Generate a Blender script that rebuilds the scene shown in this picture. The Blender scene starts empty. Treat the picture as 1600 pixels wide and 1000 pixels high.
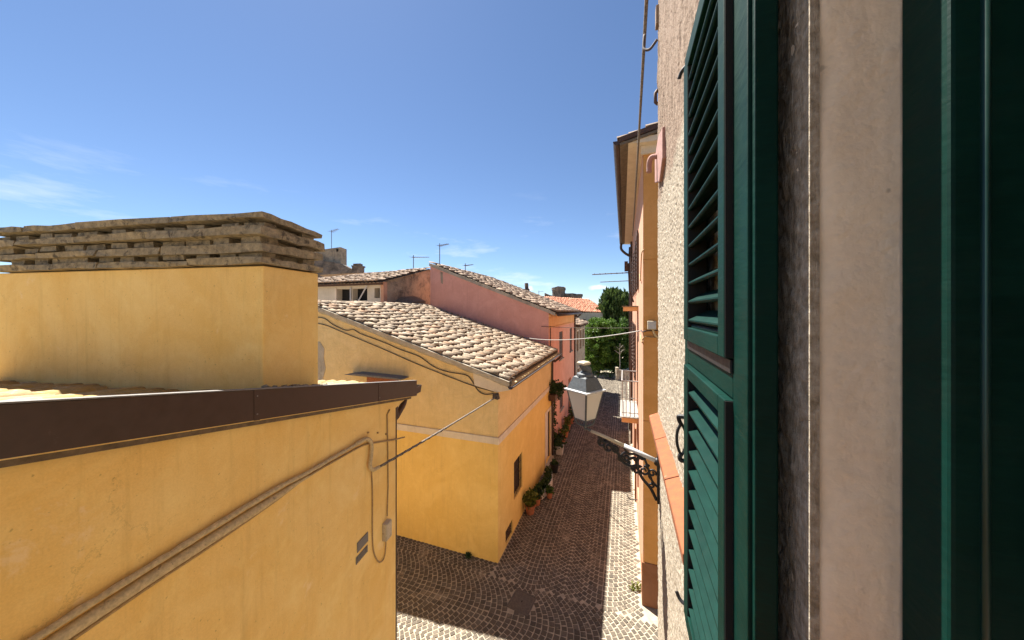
import bpy, bmesh, math, random
from mathutils import Vector, Matrix, noise
R = math.radians
rnd = random.Random(7)
scene = bpy.context.scene
COL = scene.collection

# ------------------------------------------------------------------ camera, sky, sun, exposure
EYE = 6.3
cam_d = bpy.data.cameras.new('camera')
cam_d.sensor_width = 36.0
cam_d.lens = 36.0 * 500 / 1600
cam_d.shift_y = -15 / 1600
cam_d.clip_start = 0.02
cam_d.clip_end = 3000
cam = bpy.data.objects.new('camera', cam_d)
cam.location = (0, 0, EYE)
cam.rotation_euler = (R(90), 0, 0)
COL.objects.link(cam)
scene.camera = cam

SX, SY = 0.330, 0.944            # street axis (s); its right-hand normal is t
SUN_EL = R(61.2)
hx, hy = (-0.848 * SY + 0.53 * SX), (0.848 * SX + 0.53 * SY)
SUN_AZ = math.atan2(hx, hy)      # from +Y towards +X
sun_dir = Vector((math.sin(SUN_AZ) * math.cos(SUN_EL), math.cos(SUN_AZ) * math.cos(SUN_EL), math.sin(SUN_EL)))

world = bpy.data.worlds.new('World')
scene.world = world
world.use_nodes = True
wn, wl = world.node_tree.nodes, world.node_tree.links
wn.clear()
w_out = wn.new('ShaderNodeOutputWorld')
w_bg = wn.new('ShaderNodeBackground')
w_bg.inputs['Strength'].default_value = 0.050
sky = wn.new('ShaderNodeTexSky')
sky.sky_type = 'NISHITA'
sky.sun_disc = False
sky.sun_elevation = SUN_EL
sky.sun_rotation = SUN_AZ
sky.altitude = 300
sky.air_density = 0.85
sky.dust_density = 0.15
sky.ozone_density = 5.0
# thin fair-weather clouds, laid on the sky by direction
w_tc = wn.new('ShaderNodeTexCoord')
w_sep = wn.new('ShaderNodeSeparateXYZ')
wl.new(w_tc.outputs['Generated'], w_sep.inputs[0])
w_map = wn.new('ShaderNodeMapping')
w_map.inputs['Scale'].default_value = (1.0, 1.0, 5.0)
wl.new(w_tc.outputs['Generated'], w_map.inputs[0])
w_n = wn.new('ShaderNodeTexNoise')
w_n.inputs['Scale'].default_value = 3.1
w_n.inputs['Detail'].default_value = 8
w_n.inputs['Roughness'].default_value = 0.62
wl.new(w_map.outputs[0], w_n.inputs['Vector'])
w_r = wn.new('ShaderNodeMapRange')
w_r.inputs[1].default_value = 0.57
w_r.inputs[2].default_value = 0.92
wl.new(w_n.outputs[0], w_r.inputs[0])
w_band = wn.new('ShaderNodeMapRange')
w_band.inputs[1].default_value = 0.36
w_band.inputs[2].default_value = 0.10
wl.new(w_sep.outputs[2], w_band.inputs[0])
w_mul = wn.new('ShaderNodeMath'); w_mul.operation = 'MULTIPLY'
wl.new(w_r.outputs[0], w_mul.inputs[0]); wl.new(w_band.outputs[0], w_mul.inputs[1])
last = w_mul.outputs[0]
for (px, py, rr, flat) in ((935, 449, 0.030, 3.2), (826, 451, 0.016, 1.6)):
    d = Vector(((px - 800) / 500, 1, -(py - 485) / 500)).normalized()
    sub = wn.new('ShaderNodeVectorMath'); sub.operation = 'SUBTRACT'
    wl.new(w_tc.outputs['Generated'], sub.inputs[0]); sub.inputs[1].default_value = d
    mp = wn.new('ShaderNodeVectorMath'); mp.operation = 'MULTIPLY'
    wl.new(sub.outputs[0], mp.inputs[0]); mp.inputs[1].default_value = (1, 1, flat)
    ln = wn.new('ShaderNodeVectorMath'); ln.operation = 'LENGTH'
    wl.new(mp.outputs[0], ln.inputs[0])
    n2 = wn.new('ShaderNodeTexNoise'); n2.inputs['Scale'].default_value = 60; n2.inputs['Detail'].default_value = 5
    wl.new(w_tc.outputs['Generated'], n2.inputs['Vector'])
    ma = wn.new('ShaderNodeMath'); ma.operation = 'MULTIPLY_ADD'
    wl.new(n2.outputs[0], ma.inputs[0]); ma.inputs[1].default_value = rr * 1.2
    wl.new(ln.outputs['Value'], ma.inputs[2])
    mr = wn.new('ShaderNodeMapRange')
    mr.inputs[1].default_value = rr * 1.6; mr.inputs[2].default_value = rr * 0.9
    mr.inputs[4].default_value = 0.9
    wl.new(ma.outputs[0], mr.inputs[0])
    mx = wn.new('ShaderNodeMath'); mx.operation = 'MAXIMUM'
    wl.new(last, mx.inputs[0]); wl.new(mr.outputs[0], mx.inputs[1])
    last = mx.outputs[0]
w_mix = wn.new('ShaderNodeMixRGB')
w_mix.inputs['Color2'].default_value = (8.0, 8.2, 8.6, 1)
wl.new(last, w_mix.inputs['Fac'])
wl.new(sky.outputs[0], w_mix.inputs['Color1'])
wl.new(w_mix.outputs[0], w_bg.inputs['Color'])
wl.new(w_bg.outputs[0], w_out.inputs['Surface'])

sun_d = bpy.data.lights.new('sun', 'SUN')
sun_d.energy = 5.0
sun_d.angle = R(0.53)
sun_d.color = (1.0, 0.95, 0.87)
sun = bpy.data.objects.new('sun', sun_d)
sun.location = sun_dir * 60
sun.rotation_euler = (-sun_dir).to_track_quat('-Z', 'Y').to_euler()
COL.objects.link(sun)

vs = scene.view_settings
vs.view_transform = 'Standard'
vs.look = 'None'
vs.gamma = 1.0
vs.use_curve_mapping = False
vs.exposure = 1.68
scene.cycles.max_bounces = 14
scene.cycles.diffuse_bounces = 9

# ------------------------------------------------------------------ coordinates
def W(s, t, z=0.0):
    return Vector((s * SX + t * SY, s * SY - t * SX, z))
# near building: a runs along its wall from the far corner, b points out of the wall
NX, NY = 0.177, 0.984
NC = Vector((-1.82, 5.0, 0))
def N(a, b, z=0.0):
    return Vector((NC.x + a * NX + b * NY, NC.y + a * NY - b * NX, z))
def on_near(px, py, off=0.0):
    """point of the near wall (offset out of it) seen along a photo ray"""
    r = (px - 800) / 500
    P = N(0, off); x0, y0 = P.x, P.y
    a = (r * y0 - x0) / (NX - r * NY)
    Y = y0 + a * NY
    return N(a, off, EYE - (py - 485) / 500 * Y)
def on_s(px, py, s, ):
    r = (px - 800) / 500
    t = (r * s * SY - s * SX) / (SY + r * SX)
    Y = s * SY - t * SX
    return W(s, t, EYE - (py - 485) / 500 * Y)
def on_t(px, py, t):
    r = (px - 800) / 500
    s = -t * (SY + r * SX) / (SX - r * SY)
    Y = s * SY - t * SX
    return W(s, t, EYE - (py - 485) / 500 * Y)

# ------------------------------------------------------------------ materials
MATS = {}
def new_mat(name):
    m = bpy.data.materials.new(name); m.use_nodes = True
    nt = m.node_tree; nt.nodes.clear()
    o = nt.nodes.new('ShaderNodeOutputMaterial')
    b = nt.nodes.new('ShaderNodeBsdfPrincipled')
    nt.links.new(b.outputs[0], o.inputs[0])
    MATS[name] = m
    return m, nt, b, o
def N_noise(nt, vec, scale, detail=4, rough=0.55, dist=0.0):
    n = nt.nodes.new('ShaderNodeTexNoise')
    n.inputs['Scale'].default_value = scale; n.inputs['Detail'].default_value = detail
    n.inputs['Roughness'].default_value = rough; n.inputs['Distortion'].default_value = dist
    if vec is not None: nt.links.new(vec, n.inputs['Vector'])
    return n.outputs[0]
def N_range(nt, v, a, b, c=0.0, d=1.0):
    n = nt.nodes.new('ShaderNodeMapRange')
    for i, x in enumerate((a, b, c, d)): n.inputs[i + 1].default_value = x
    nt.links.new(v, n.inputs[0]); return n.outputs[0]
def N_mix(nt, f, c1, c2, mode='MIX'):
    n = nt.nodes.new('ShaderNodeMixRGB'); n.blend_type = mode
    for k, x in (('Fac', f), ('Color1', c1), ('Color2', c2)):
        if isinstance(x, (int, float)): n.inputs[k].default_value = x
        elif isinstance(x, tuple): n.inputs[k].default_value = (*x, 1) if len(x) == 3 else x
        else: nt.links.new(x, n.inputs[k])
    return n.outputs[0]
def N_math(nt, op, a, b):
    n = nt.nodes.new('ShaderNodeMath'); n.operation = op
    for i, x in enumerate((a, b)):
        if isinstance(x, (int, float)): n.inputs[i].default_value = x
        else: nt.links.new(x, n.inputs[i])
    return n.outputs[0]
def N_pos(nt, scale=(1, 1, 1)):
    g = nt.nodes.new('ShaderNodeNewGeometry')
    m = nt.nodes.new('ShaderNodeMapping'); m.inputs['Scale'].default_value = scale
    nt.links.new(g.outputs['Position'], m.inputs[0]); return m.outputs[0]
def N_bump(nt, h, b, strength, dist):
    n = nt.nodes.new('ShaderNodeBump'); n.inputs['Strength'].default_value = strength
    n.inputs['Distance'].default_value = dist
    nt.links.new(h, n.inputs['Height']); nt.links.new(n.outputs[0], b.inputs['Normal'])

def plaster(name, c1, c2, stain=None, stain_amt=0.5, streak=0.0, grain=90, bump=0.4, bdist=0.004, rough=0.9, patch=None, patch_lo=0.62, mscale=1.1, soft=.05):
    m, nt, b, o = new_mat(name)
    p = N_pos(nt)
    big = N_range(nt, N_noise(nt, p, mscale, 6, 0.6, 0.6), 0.3, 0.7)
    c = N_mix(nt, big, c1, c2)
    fine = N_noise(nt, p, grain, 3, 0.6)
    c = N_mix(nt, N_range(nt, fine, 0.35, 0.7, 0, 0.22), c, tuple(x * 0.6 for x in c1))
    mid = N_noise(nt, p, 7, 5, 0.65)
    c = N_mix(nt, N_range(nt, mid, 0.52, 0.8, 0, 0.3), c, tuple(min(1, x * 1.25 + 0.03) for x in c2))
    if stain:
        ps = N_pos(nt, (1.6, 1.6, 0.22))
        st = N_range(nt, N_noise(nt, ps, 3.2, 6, 0.7, 0.3), 0.55, 0.78, 0, stain_amt)
        c = N_mix(nt, st, c, stain)
    if patch:
        pt = N_range(nt, N_noise(nt, p, 1.9, 7, 0.68, 0.4), patch_lo, patch_lo + soft)
        c = N_mix(nt, pt, c, patch)
    # trowel sweeps, rain runs and hairline cracks
    tw = N_range(nt, N_noise(nt, p, 1.5, 7, 0.66, .9), .46, .70, 0, .42)
    c = N_mix(nt, tw, c, tuple(min(.95, x * 1.10 + .06) for x in c2))
    rn = N_range(nt, N_noise(nt, N_pos(nt, (7, 7, .45)), 1.7, 5, .7, .2), .55, .75, 0, .30)
    c = N_mix(nt, rn, c, tuple(x * .62 for x in c1))
    vo = nt.nodes.new('ShaderNodeTexVoronoi'); vo.feature = 'DISTANCE_TO_EDGE'; vo.inputs['Scale'].default_value = .75
    wv = nt.nodes.new('ShaderNodeVectorMath'); wv.operation = 'MULTIPLY_ADD'
    nz_ = nt.nodes.new('ShaderNodeTexNoise'); nz_.inputs['Scale'].default_value = 2.2; nz_.inputs['Detail'].default_value = 8; nz_.inputs['Roughness'].default_value = .7
    nt.links.new(p, nz_.inputs['Vector']); nt.links.new(nz_.outputs[1], wv.inputs[0]); wv.inputs[1].default_value = (.9, .9, .9); nt.links.new(p, wv.inputs[2])
    nt.links.new(wv.outputs[0], vo.inputs['Vector'])
    ck = N_range(nt, vo.outputs[0], .0, .006, 1, 0)
    ck = N_math(nt, 'MULTIPLY', ck, N_range(nt, N_noise(nt, p, .9, 3, .5), .56, .66, 0, .38))
    c = N_mix(nt, ck, c, tuple(x * .42 for x in c1))
    pit = N_range(nt, N_noise(nt, p, 38, 2, .5), .70, .76, 0, .55)
    c = N_mix(nt, pit, c, tuple(x * .45 for x in c1))
    nt.links.new(c, b.inputs['Base Color'])
    b.inputs['Roughness'].default_value = rough
    b.inputs['Specular IOR Level'].default_value = 0.25
    fine = N_math(nt, 'ADD', fine, N_math(nt, 'MULTIPLY', N_noise(nt, p, 3.2, 4, .6, 1.5), 5.0))
    h = N_math(nt, 'ADD', fine, N_math(nt, 'MULTIPLY', N_noise(nt, p, 14, 4, 0.6), 1.6))
    N_bump(nt, h, b, bump, bdist)
    return m
def simple(name, c, rough=0.6, metal=0.0, var=0.25, scale=18, bump=0.15, bdist=0.002, dirt=None, dirt_lo=0.58, spec=0.4):
    m, nt, b, o = new_mat(name)
    p = N_pos(nt)
    n1 = N_noise(nt, p, scale, 5, 0.65)
    col = N_mix(nt, N_range(nt, n1, 0.3, 0.72), tuple(x * (1 - var) for x in c), tuple(min(1, x * (1 + var)) for x in c))
    if dirt:
        col = N_mix(nt, N_range(nt, N_noise(nt, p, scale * 0.6, 7, 0.72, 0.5), dirt_lo, dirt_lo + 0.1), col, dirt)
    nt.links.new(col, b.inputs['Base Color'])
    nt.links.new(N_range(nt, n1, 0.3, 0.7, max(0.05, rough - 0.1), min(1, rough + 0.1)), b.inputs['Roughness'])
    b.inputs['Metallic'].default_value = metal
    b.inputs['Specular IOR Level'].default_value = spec
    if bump: N_bump(nt, N_noise(nt, p, scale * 3, 4, 0.6), b, bump, bdist)
    return m
def pieces(name, cols, rough=0.9, lichen=None, lichen_lo=0.55, grain=40, bump=0.5, bdist=0.004, lscale=14):
    """colour differs from piece to piece"""
    m, nt, b, o = new_mat(name)
    g = nt.nodes.new('ShaderNodeNewGeometry'); oi = nt.nodes.new('ShaderNodeObjectInfo')
    r = N_math(nt, 'FRACT', N_math(nt, 'ADD', g.outputs['Random Per Island'], oi.outputs['Random']), 0)
    cr = nt.nodes.new('ShaderNodeValToRGB'); e = cr.color_ramp.elements
    while len(e) < len(cols): e.new(0.5)
    for i, c in enumerate(cols):
        e[i].position = i / max(1, len(cols) - 1); e[i].color = (*c, 1)
    nt.links.new(r, cr.inputs[0])
    p = N_pos(nt)
    f = N_noise(nt, p, grain, 4, 0.65)
    c = N_mix(nt, N_range(nt, f, 0.3, 0.75, 0, 0.6), cr.outputs[0], tuple(sum(k[i] for k in cols) / len(cols) * 0.5 for i in range(3)))
    if lichen:
        c = N_mix(nt, N_range(nt, N_noise(nt, p, lscale, 6, 0.7), lichen_lo, lichen_lo + 0.14, 0, 0.85), c, lichen)
    nt.links.new(c, b.inputs['Base Color'])
    b.inputs['Roughness'].default_value = rough
    b.inputs['Specular IOR Level'].default_value = 0.2
    N_bump(nt, f, b, bump, bdist)
    return m
def leafy(name, c1, c2):
    m, nt, b, o = new_mat(name)
    g = nt.nodes.new('ShaderNodeNewGeometry')
    c = N_mix(nt, g.outputs['Random Per Island'], c1, c2)
    nt.links.new(c, b.inputs['Base Color']); b.inputs['Roughness'].default_value = 0.5
    b.inputs['Specular IOR Level'].default_value = 0.3
    tr = nt.nodes.new('ShaderNodeBsdfTranslucent'); nt.links.new(c, tr.inputs[0])
    mx = nt.nodes.new('ShaderNodeMixShader'); mx.inputs[0].default_value = 0.3
    nt.links.new(b.outputs[0], mx.inputs[1]); nt.links.new(tr.outputs[0], mx.inputs[2])
    nt.links.new(mx.outputs[0], o.inputs[0])
    return m

plaster('near_yellow', (.84, .54, .16), (.89, .62, .24), stain=(.58, .34, .10), stain_amt=.35, bump=.25, patch=(.86, .62, .30), patch_lo=.63)
plaster('yellow_low', (.79, .52, .15), (.85, .58, .19), stain=(.56, .36, .13), stain_amt=.4, bump=.3)
plaster('yellow_high', (.70, .51, .235), (.78, .58, .28), stain=(.42, .31, .16), stain_amt=.45, grain=60, bump=.8, bdist=.007)
plaster('cream_band', (.66, .56, .43), (.74, .64, .50), stain=(.4, .33, .25), stain_amt=.5, mscale=3)
plaster('pink_gable', (.67, .325, .25), (.72, .365, .285), stain=(.47, .23, .18), stain_amt=.35, bump=.3)
plaster('salmon', (.70, .335, .235), (.76, .39, .28), stain=(.45, .22, .15), stain_amt=.35, bump=.3)
plaster('orange_trim', (.76, .40, .16), (.80, .44, .19), stain=(.45, .25, .12), stain_amt=.3, bump=.2)
plaster('orange_end', (.60, .30, .09), (.64, .325, .105), stain=(.56, .29, .10), stain_amt=.2, bump=.12)
plaster('pale_peach', (.50, .265, .165), (.55, .31, .20), stain=(.40, .22, .15), stain_amt=.3, bump=.2)
plaster('brown_plinth', (.24, .105, .05), (.31, .14, .07), stain=(.16, .08, .05), stain_amt=.5, bump=.25)
plaster('soffit_cream', (.62, .52, .38), (.70, .60, .46), stain=(.4, .32, .22), stain_amt=.5, bump=.2)
plaster('cream_house', (.56, .50, .38), (.64, .57, .45), stain=(.36, .32, .25), stain_amt=.5, bump=.3)
plaster('decayed', (.33, .26, .18), (.42, .34, .24), stain=(.06, .055, .05), stain_amt=.95, patch=(.085, .075, .062), patch_lo=.47, bump=.8, bdist=.02, mscale=2, soft=.22)
plaster('dark_masonry', (.17, .14, .11), (.26, .21, .17), stain=(.06, .055, .05), stain_amt=.9, patch=(.06, .052, .046), patch_lo=.42, bump=.8, bdist=.03, mscale=1.4, soft=.25)
plaster('stone_wall', (.34, .28, .21), (.46, .39, .30), stain=(.2, .16, .12), stain_amt=.6, patch=(.26, .21, .16), patch_lo=.55, grain=25, bump=.8, bdist=.02)
plaster('grey_wall', (.46, .42, .34), (.54, .49, .40), stain=(.2, .2, .18), stain_amt=.6, bump=.3)
plaster('mortar', (.36, .31, .24), (.48, .42, .33), stain=(.14, .13, .11), stain_amt=.8, patch=(.46, .41, .33), patch_lo=.56, grain=45, bump=.9, bdist=.012, mscale=4)
plaster('interior', (.55, .5, .42), (.6, .55, .46))
plaster('jamb_plaster', (.80, .66, .48), (.85, .73, .56), stain=(.62, .48, .35), stain_amt=.3)
# combed stucco of the own house: cream below, old pink wash above
m, nt, b, o = new_mat('stucco')
p = N_pos(nt)
f1 = N_noise(nt, p, 55, 5, 0.7); f2 = N_noise(nt, N_pos(nt, (9, 9, 1.4)), 9, 5, 0.7)
cream = N_mix(nt, N_range(nt, f1, .35, .65), (.235, .19, .13), (.465, .405, .32))
cream = N_mix(nt, N_range(nt, f2, .56, .72, 0, .6), cream, (.22, .16, .095))
pink = N_mix(nt, N_range(nt, f1, .3, .7), (.215, .152, .106), (.33, .25, .186))
pink = N_mix(nt, N_range(nt, f2, .5, .75, 0, .6), pink, (.26, .16, .12))
sep = nt.nodes.new('ShaderNodeSeparateXYZ'); nt.links.new(N_pos(nt), sep.inputs[0])
zz = N_math(nt, 'ADD', sep.outputs[2], N_math(nt, 'MULTIPLY', N_noise(nt, p, 3, 4, .6), .25))
c = N_mix(nt, N_range(nt, zz, 7.22, 7.30), cream, pink)
nt.links.new(c, b.inputs['Base Color']); b.inputs['Roughness'].default_value = .95
b.inputs['Specular IOR Level'].default_value = .15
N_bump(nt, N_math(nt, 'ADD', f1, f2), b, .9, .006)

m, nt, b, o = new_mat('shutter_green')
p = N_pos(nt)
br = N_noise(nt, N_pos(nt, (1, 1, 6)), 22, 5, .65); bg = N_noise(nt, p, 5, 5, .6)
c = N_mix(nt, N_range(nt, bg, .3, .7), (.0010, .0165, .0115), (.0022, .027, .0195))
c = N_mix(nt, N_range(nt, br, .45, .8, 0, .5), c, (.0042, .038, .029))
c = N_mix(nt, N_range(nt, N_noise(nt, p, 9, 6, .7), .55, .8, 0, .35), c, (.018, .032, .025))       # dust
chip = N_range(nt, N_noise(nt, p, 48, 6, .75), .715, .735)
c = N_mix(nt, N_math(nt, 'MULTIPLY', chip, N_range(nt, N_noise(nt, p, 4, 3, .5), .5, .6)), c, (.32, .34, .30))
nt.links.new(c, b.inputs['Base Color'])
nt.links.new(N_range(nt, br, .3, .7, .48, .66), b.inputs['Roughness']); b.inputs['Specular IOR Level'].default_value = .10
N_bump(nt, N_math(nt, 'ADD', br, N_math(nt, 'MULTIPLY', chip, -1.5)), b, .25, .002)
simple('window_green', (.006, .030, .023), rough=.4, var=.2, scale=9, bump=.05)
simple('iron_black', (.018, .017, .017), rough=.5, var=.3, scale=60, dirt=(.07, .05, .04), dirt_lo=.62)
simple('paint_white_metal', (.50, .50, .49), rough=.45, var=.12, scale=50, dirt=(.32, .30, .28), dirt_lo=.62)
simple('hood_grey', (.085, .092, .095), rough=.5, var=.25, scale=45, dirt=(.22, .22, .21), dirt_lo=.62)
simple('brown_metal', (.060, .036, .027), rough=.45, var=.15, scale=12, dirt=(.11, .08, .065), dirt_lo=.66)
simple('dark_wood', (.085, .045, .028), rough=.7, var=.3, scale=30)
simple('rust_wood', (.30, .10, .035), rough=.75, var=.35, scale=25)
simple('door_white', (.66, .62, .56), rough=.55, var=.1, scale=8, dirt=(.5, .46, .4))
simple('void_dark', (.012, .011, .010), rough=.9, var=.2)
simple('glass_dark', (.02, .022, .024), rough=.08, var=.1, bump=0, spec=.6)
simple('cable_grey', (.20, .17, .14), rough=.8, var=.45, scale=60, dirt=(.075, .06, .05), dirt_lo=.5)
simple('cable_dark', (.075, .055, .045), rough=.75, var=.4, scale=50)
simple('cable_white', (.40, .38, .34), rough=.6, var=.2, scale=40)
simple('conduit', (.52, .40, .22), rough=.8, var=.3, scale=40, dirt=(.20, .15, .10), dirt_lo=.60)
simple('cable_tan', (.36, .24, .11), rough=.8, var=.3, scale=40, dirt=(.14, .1, .07), dirt_lo=.6)
simple('box_grey', (.50, .43, .31), rough=.7, var=.15, scale=30, dirt=(.3, .22, .15))
simple('plate_grey', (.20, .19, .18), rough=.55, metal=.3, var=.2, scale=40)
simple('slab_stone', (.30, .245, .155), rough=.95, var=.45, scale=16, bump=.9, bdist=.012, dirt=(.085, .07, .05), dirt_lo=.54)
simple('terracotta', (.235, .078, .030), rough=.85, var=.25, scale=22, bump=.5, bdist=.004, dirt=(.30, .16, .09), dirt_lo=.60)
simple('pot_clay', (.42, .15, .07), rough=.85, var=.25, scale=30)
simple('pot_white', (.60, .56, .50), rough=.8, var=.2, scale=20, dirt=(.35, .3, .25))
simple('bin_black', (.012, .012, .013), rough=.5)
simple('soil', (.05, .035, .025), rough=1)
simple('pink_paint', (.36, .20, .165), rough=.8, var=.2, scale=20, bump=.5, bdist=.004, dirt=(.28, .17, .13))
simple('cover_iron', (.115, .095, .075), rough=.7, metal=.1, var=.35, scale=25, dirt=(.12, .10, .085))
#simple('asphalt', (.165, .128, .092), rough=.95, var=.35, scale=30, bump=.8, bdist=.006)
simple('antenna_metal', (.17, .17, .18), rough=.5, metal=.6, var=.2)
simple('bark', (.09, .065, .045), rough=.95, var=.4, scale=20, bump=.8, bdist=.01)
simple('pale_bark', (.42, .38, .32), rough=.9, var=.3, scale=20)
simple('ground_earth', (.22, .18, .13), rough=1, var=.35, scale=.4)
simple('joint_sand', (.345, .295, .22), rough=1, var=.3, scale=9, bump=.6, bdist=.004, dirt=(.32, .255, .18), dirt_lo=.55)
simple('marble_white', (.36, .345, .31), rough=.5, var=.08)
simple('awning_grey', (.16, .15, .14), rough=.9, var=.3, scale=20)
pieces('cobble', [(.090, .074, .055), (.128, .107, .082), (.102, .082, .060), (.168, .142, .110), (.082, .069, .054), (.116, .097, .074), (.140, .112, .080)], rough=.8, grain=70, bump=.5, bdist=.003, lichen=(.32, .26, .19), lichen_lo=.56, lscale=1.6)
pieces('coppi', [(.36, .275, .185), (.44, .35, .25), (.31, .235, .155), (.40, .315, .225), (.52, .435, .325), (.42, .245, .14), (.35, .28, .20), (.46, .38, .285)], lichen=(.105, .085, .06), lichen_lo=.50, lscale=17, grain=55)
pieces('coppi_brown', [(.34, .25, .18), (.44, .34, .25), (.28, .205, .145), (.48, .37, .28), (.40, .27, .18)], lichen=(.13, .11, .085), lichen_lo=.55, lscale=12)
pieces('coppi_red', [(.58, .25, .15), (.64, .30, .19), (.52, .22, .13), (.62, .33, .22)], lscale=12)
pieces('coppi_yellow', [(.44, .31, .12), (.52, .40, .22), (.38, .25, .09), (.50, .40, .27)], lichen=(.60, .52, .36), lichen_lo=.56, lscale=16)
simple('under_tile', (.15, .115, .08), rough=1, var=.4, scale=12, bump=.6, bdist=.01)
leafy('leaf_mid', (.030, .075, .012), (.085, .155, .022))
leafy('leaf_bright', (.055, .125, .014), (.135, .215, .030))
leafy('leaf_dark', (.020, .048, .014), (.050, .090, .022))
leafy('leaf_conifer', (.030, .060, .014), (.085, .125, .030))
leafy('leaf_yellowish', (.09, .13, .02), (.20, .20, .035))
leafy('leaf_dry', (.07, .06, .03), (.13, .11, .05))
leafy('flower_red', (.35, .03, .03), (.5, .08, .06))
# frosted lantern panes
m, nt, b, o = new_mat('frosted')
b.inputs['Base Color'].default_value = (.84, .80, .73, 1); b.inputs['Roughness'].default_value = .35
tr = nt.nodes.new('ShaderNodeBsdfTranslucent'); tr.inputs[0].default_value = (.88, .84, .77, 1)
mx = nt.nodes.new('ShaderNodeMixShader'); mx.inputs[0].default_value = .45
nt.links.new(b.outputs[0], mx.inputs[1]); nt.links.new(tr.outputs[0], mx.inputs[2]); nt.links.new(mx.outputs[0], o.inputs[0])

# ------------------------------------------------------------------ mesh builder
class MB:
    def __init__(s): s.v = []; s.f = []
    def add(s, vs_, fs):
        k = len(s.v); s.v += [Vector(p) for p in vs_]; s.f += [tuple(i + k for i in f) for f in fs]; return s
    def quad(s, a, b, c, d): return s.add([a, b, c, d], [(0, 1, 2, 3)])
    def box(s, f, a0, a1, b0, b1, c0, c1, jit=0):
        p = [f(a, b, c) for a in (a0, a1) for b in (b0, b1) for c in (c0, c1)]
        if jit: p = [q + Vector((rnd.uniform(-jit, jit), rnd.uniform(-jit, jit), rnd.uniform(-jit, jit))) for q in p]
        return s.add(p, [(0, 1, 3, 2), (4, 6, 7, 5), (0, 4, 5, 1), (2, 3, 7, 6), (0, 2, 6, 4), (1, 5, 7, 3)])
    def prism(s, pts, off):
        n = len(pts); pts = [Vector(p) for p in pts]; off = Vector(off)
        return s.add(pts + [p + off for p in pts], [tuple(range(n)), tuple(range(2 * n - 1, n - 1, -1))] + [(i, i + n, (i + 1) % n + n, (i + 1) % n) for i in range(n)])
    def tube(s, pts, r, n=6, caps=True):
        pts = [Vector(p) for p in pts]
        rs = r if isinstance(r, (list, tuple)) else [r] * len(pts)
        u = None; rings = []
        for i, p in enumerate(pts):
            d = (pts[min(i + 1, len(pts) - 1)] - pts[max(i - 1, 0)])
            if d.length < 1e-9: d = Vector((0, 0, 1))
            d.normalize()
            if u is None:
                u = d.cross(Vector((0, 0, 1)) if abs(d.z) < .9 else Vector((1, 0, 0))).normalized()
            u = (u - d * u.dot(d)).normalized(); w = d.cross(u)
            rings.append([p + (u * math.cos(2 * math.pi * k / n) + w * math.sin(2 * math.pi * k / n)) * rs[i] for k in range(n)])
        vs_ = [q for rg in rings for q in rg]; fs = []
        for i in range(len(pts) - 1):
            for k in range(n):
                fs.append((i * n + k, i * n + (k + 1) % n, (i + 1) * n + (k + 1) % n, (i + 1) * n + k))
        if caps: fs += [tuple(range(n - 1, -1, -1)), tuple((len(pts) - 1) * n + k for k in range(n))]
        return s.add(vs_, fs)
    def lathe(s, c, prof, n=14, rot=0):
        vs_ = []; fs = []
        for (r, z) in prof:
            for k in range(n):
                a = rot + 2 * math.pi * k / n
                vs_.append(Vector((c[0] + r * math.cos(a), c[1] + r * math.sin(a), c[2] + z)))
        for i in range(len(prof) - 1):
            for k in range(n):
                fs.append((i * n + k, i * n + (k + 1) % n, (i + 1) * n + (k + 1) % n, (i + 1) * n + k))
        fs += [tuple(range(n - 1, -1, -1)), tuple((len(prof) - 1) * n + k for k in range(n))]
        return s.add(vs_, fs)
    def wall(s, f, u0, u1, w0, w1, ops=(), depth=.15):
        """sheet wall f(u, depth, w) with real openings and reveals; w1 may be a function of u"""
        us = sorted({u0, u1} | {o[0] for o in ops} | {o[1] for o in ops})
        ws = sorted({w0, w1} | {o[2] for o in ops} | {o[3] for o in ops})
        for i in range(len(us) - 1):
            for j in range(len(ws) - 1):
                mu, mw = (us[i] + us[i + 1]) / 2, (ws[j] + ws[j + 1]) / 2
                if any(o[0] < mu < o[1] and o[2] < mw < o[3] for o in ops): continue
                s.quad(f(us[i], 0, ws[j]), f(us[i + 1], 0, ws[j]), f(us[i + 1], 0, ws[j + 1]), f(us[i], 0, ws[j + 1]))
        for (a, b_, c, d) in ops:
            for (p, q) in (((a, c), (b_, c)), ((b_, c), (b_, d)), ((b_, d), (a, d)), ((a, d), (a, c))):
                s.quad(f(p[0], 0, p[1]), f(q[0], 0, q[1]), f(q[0], depth, q[1]), f(p[0], depth, p[1]))
        return s

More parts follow.
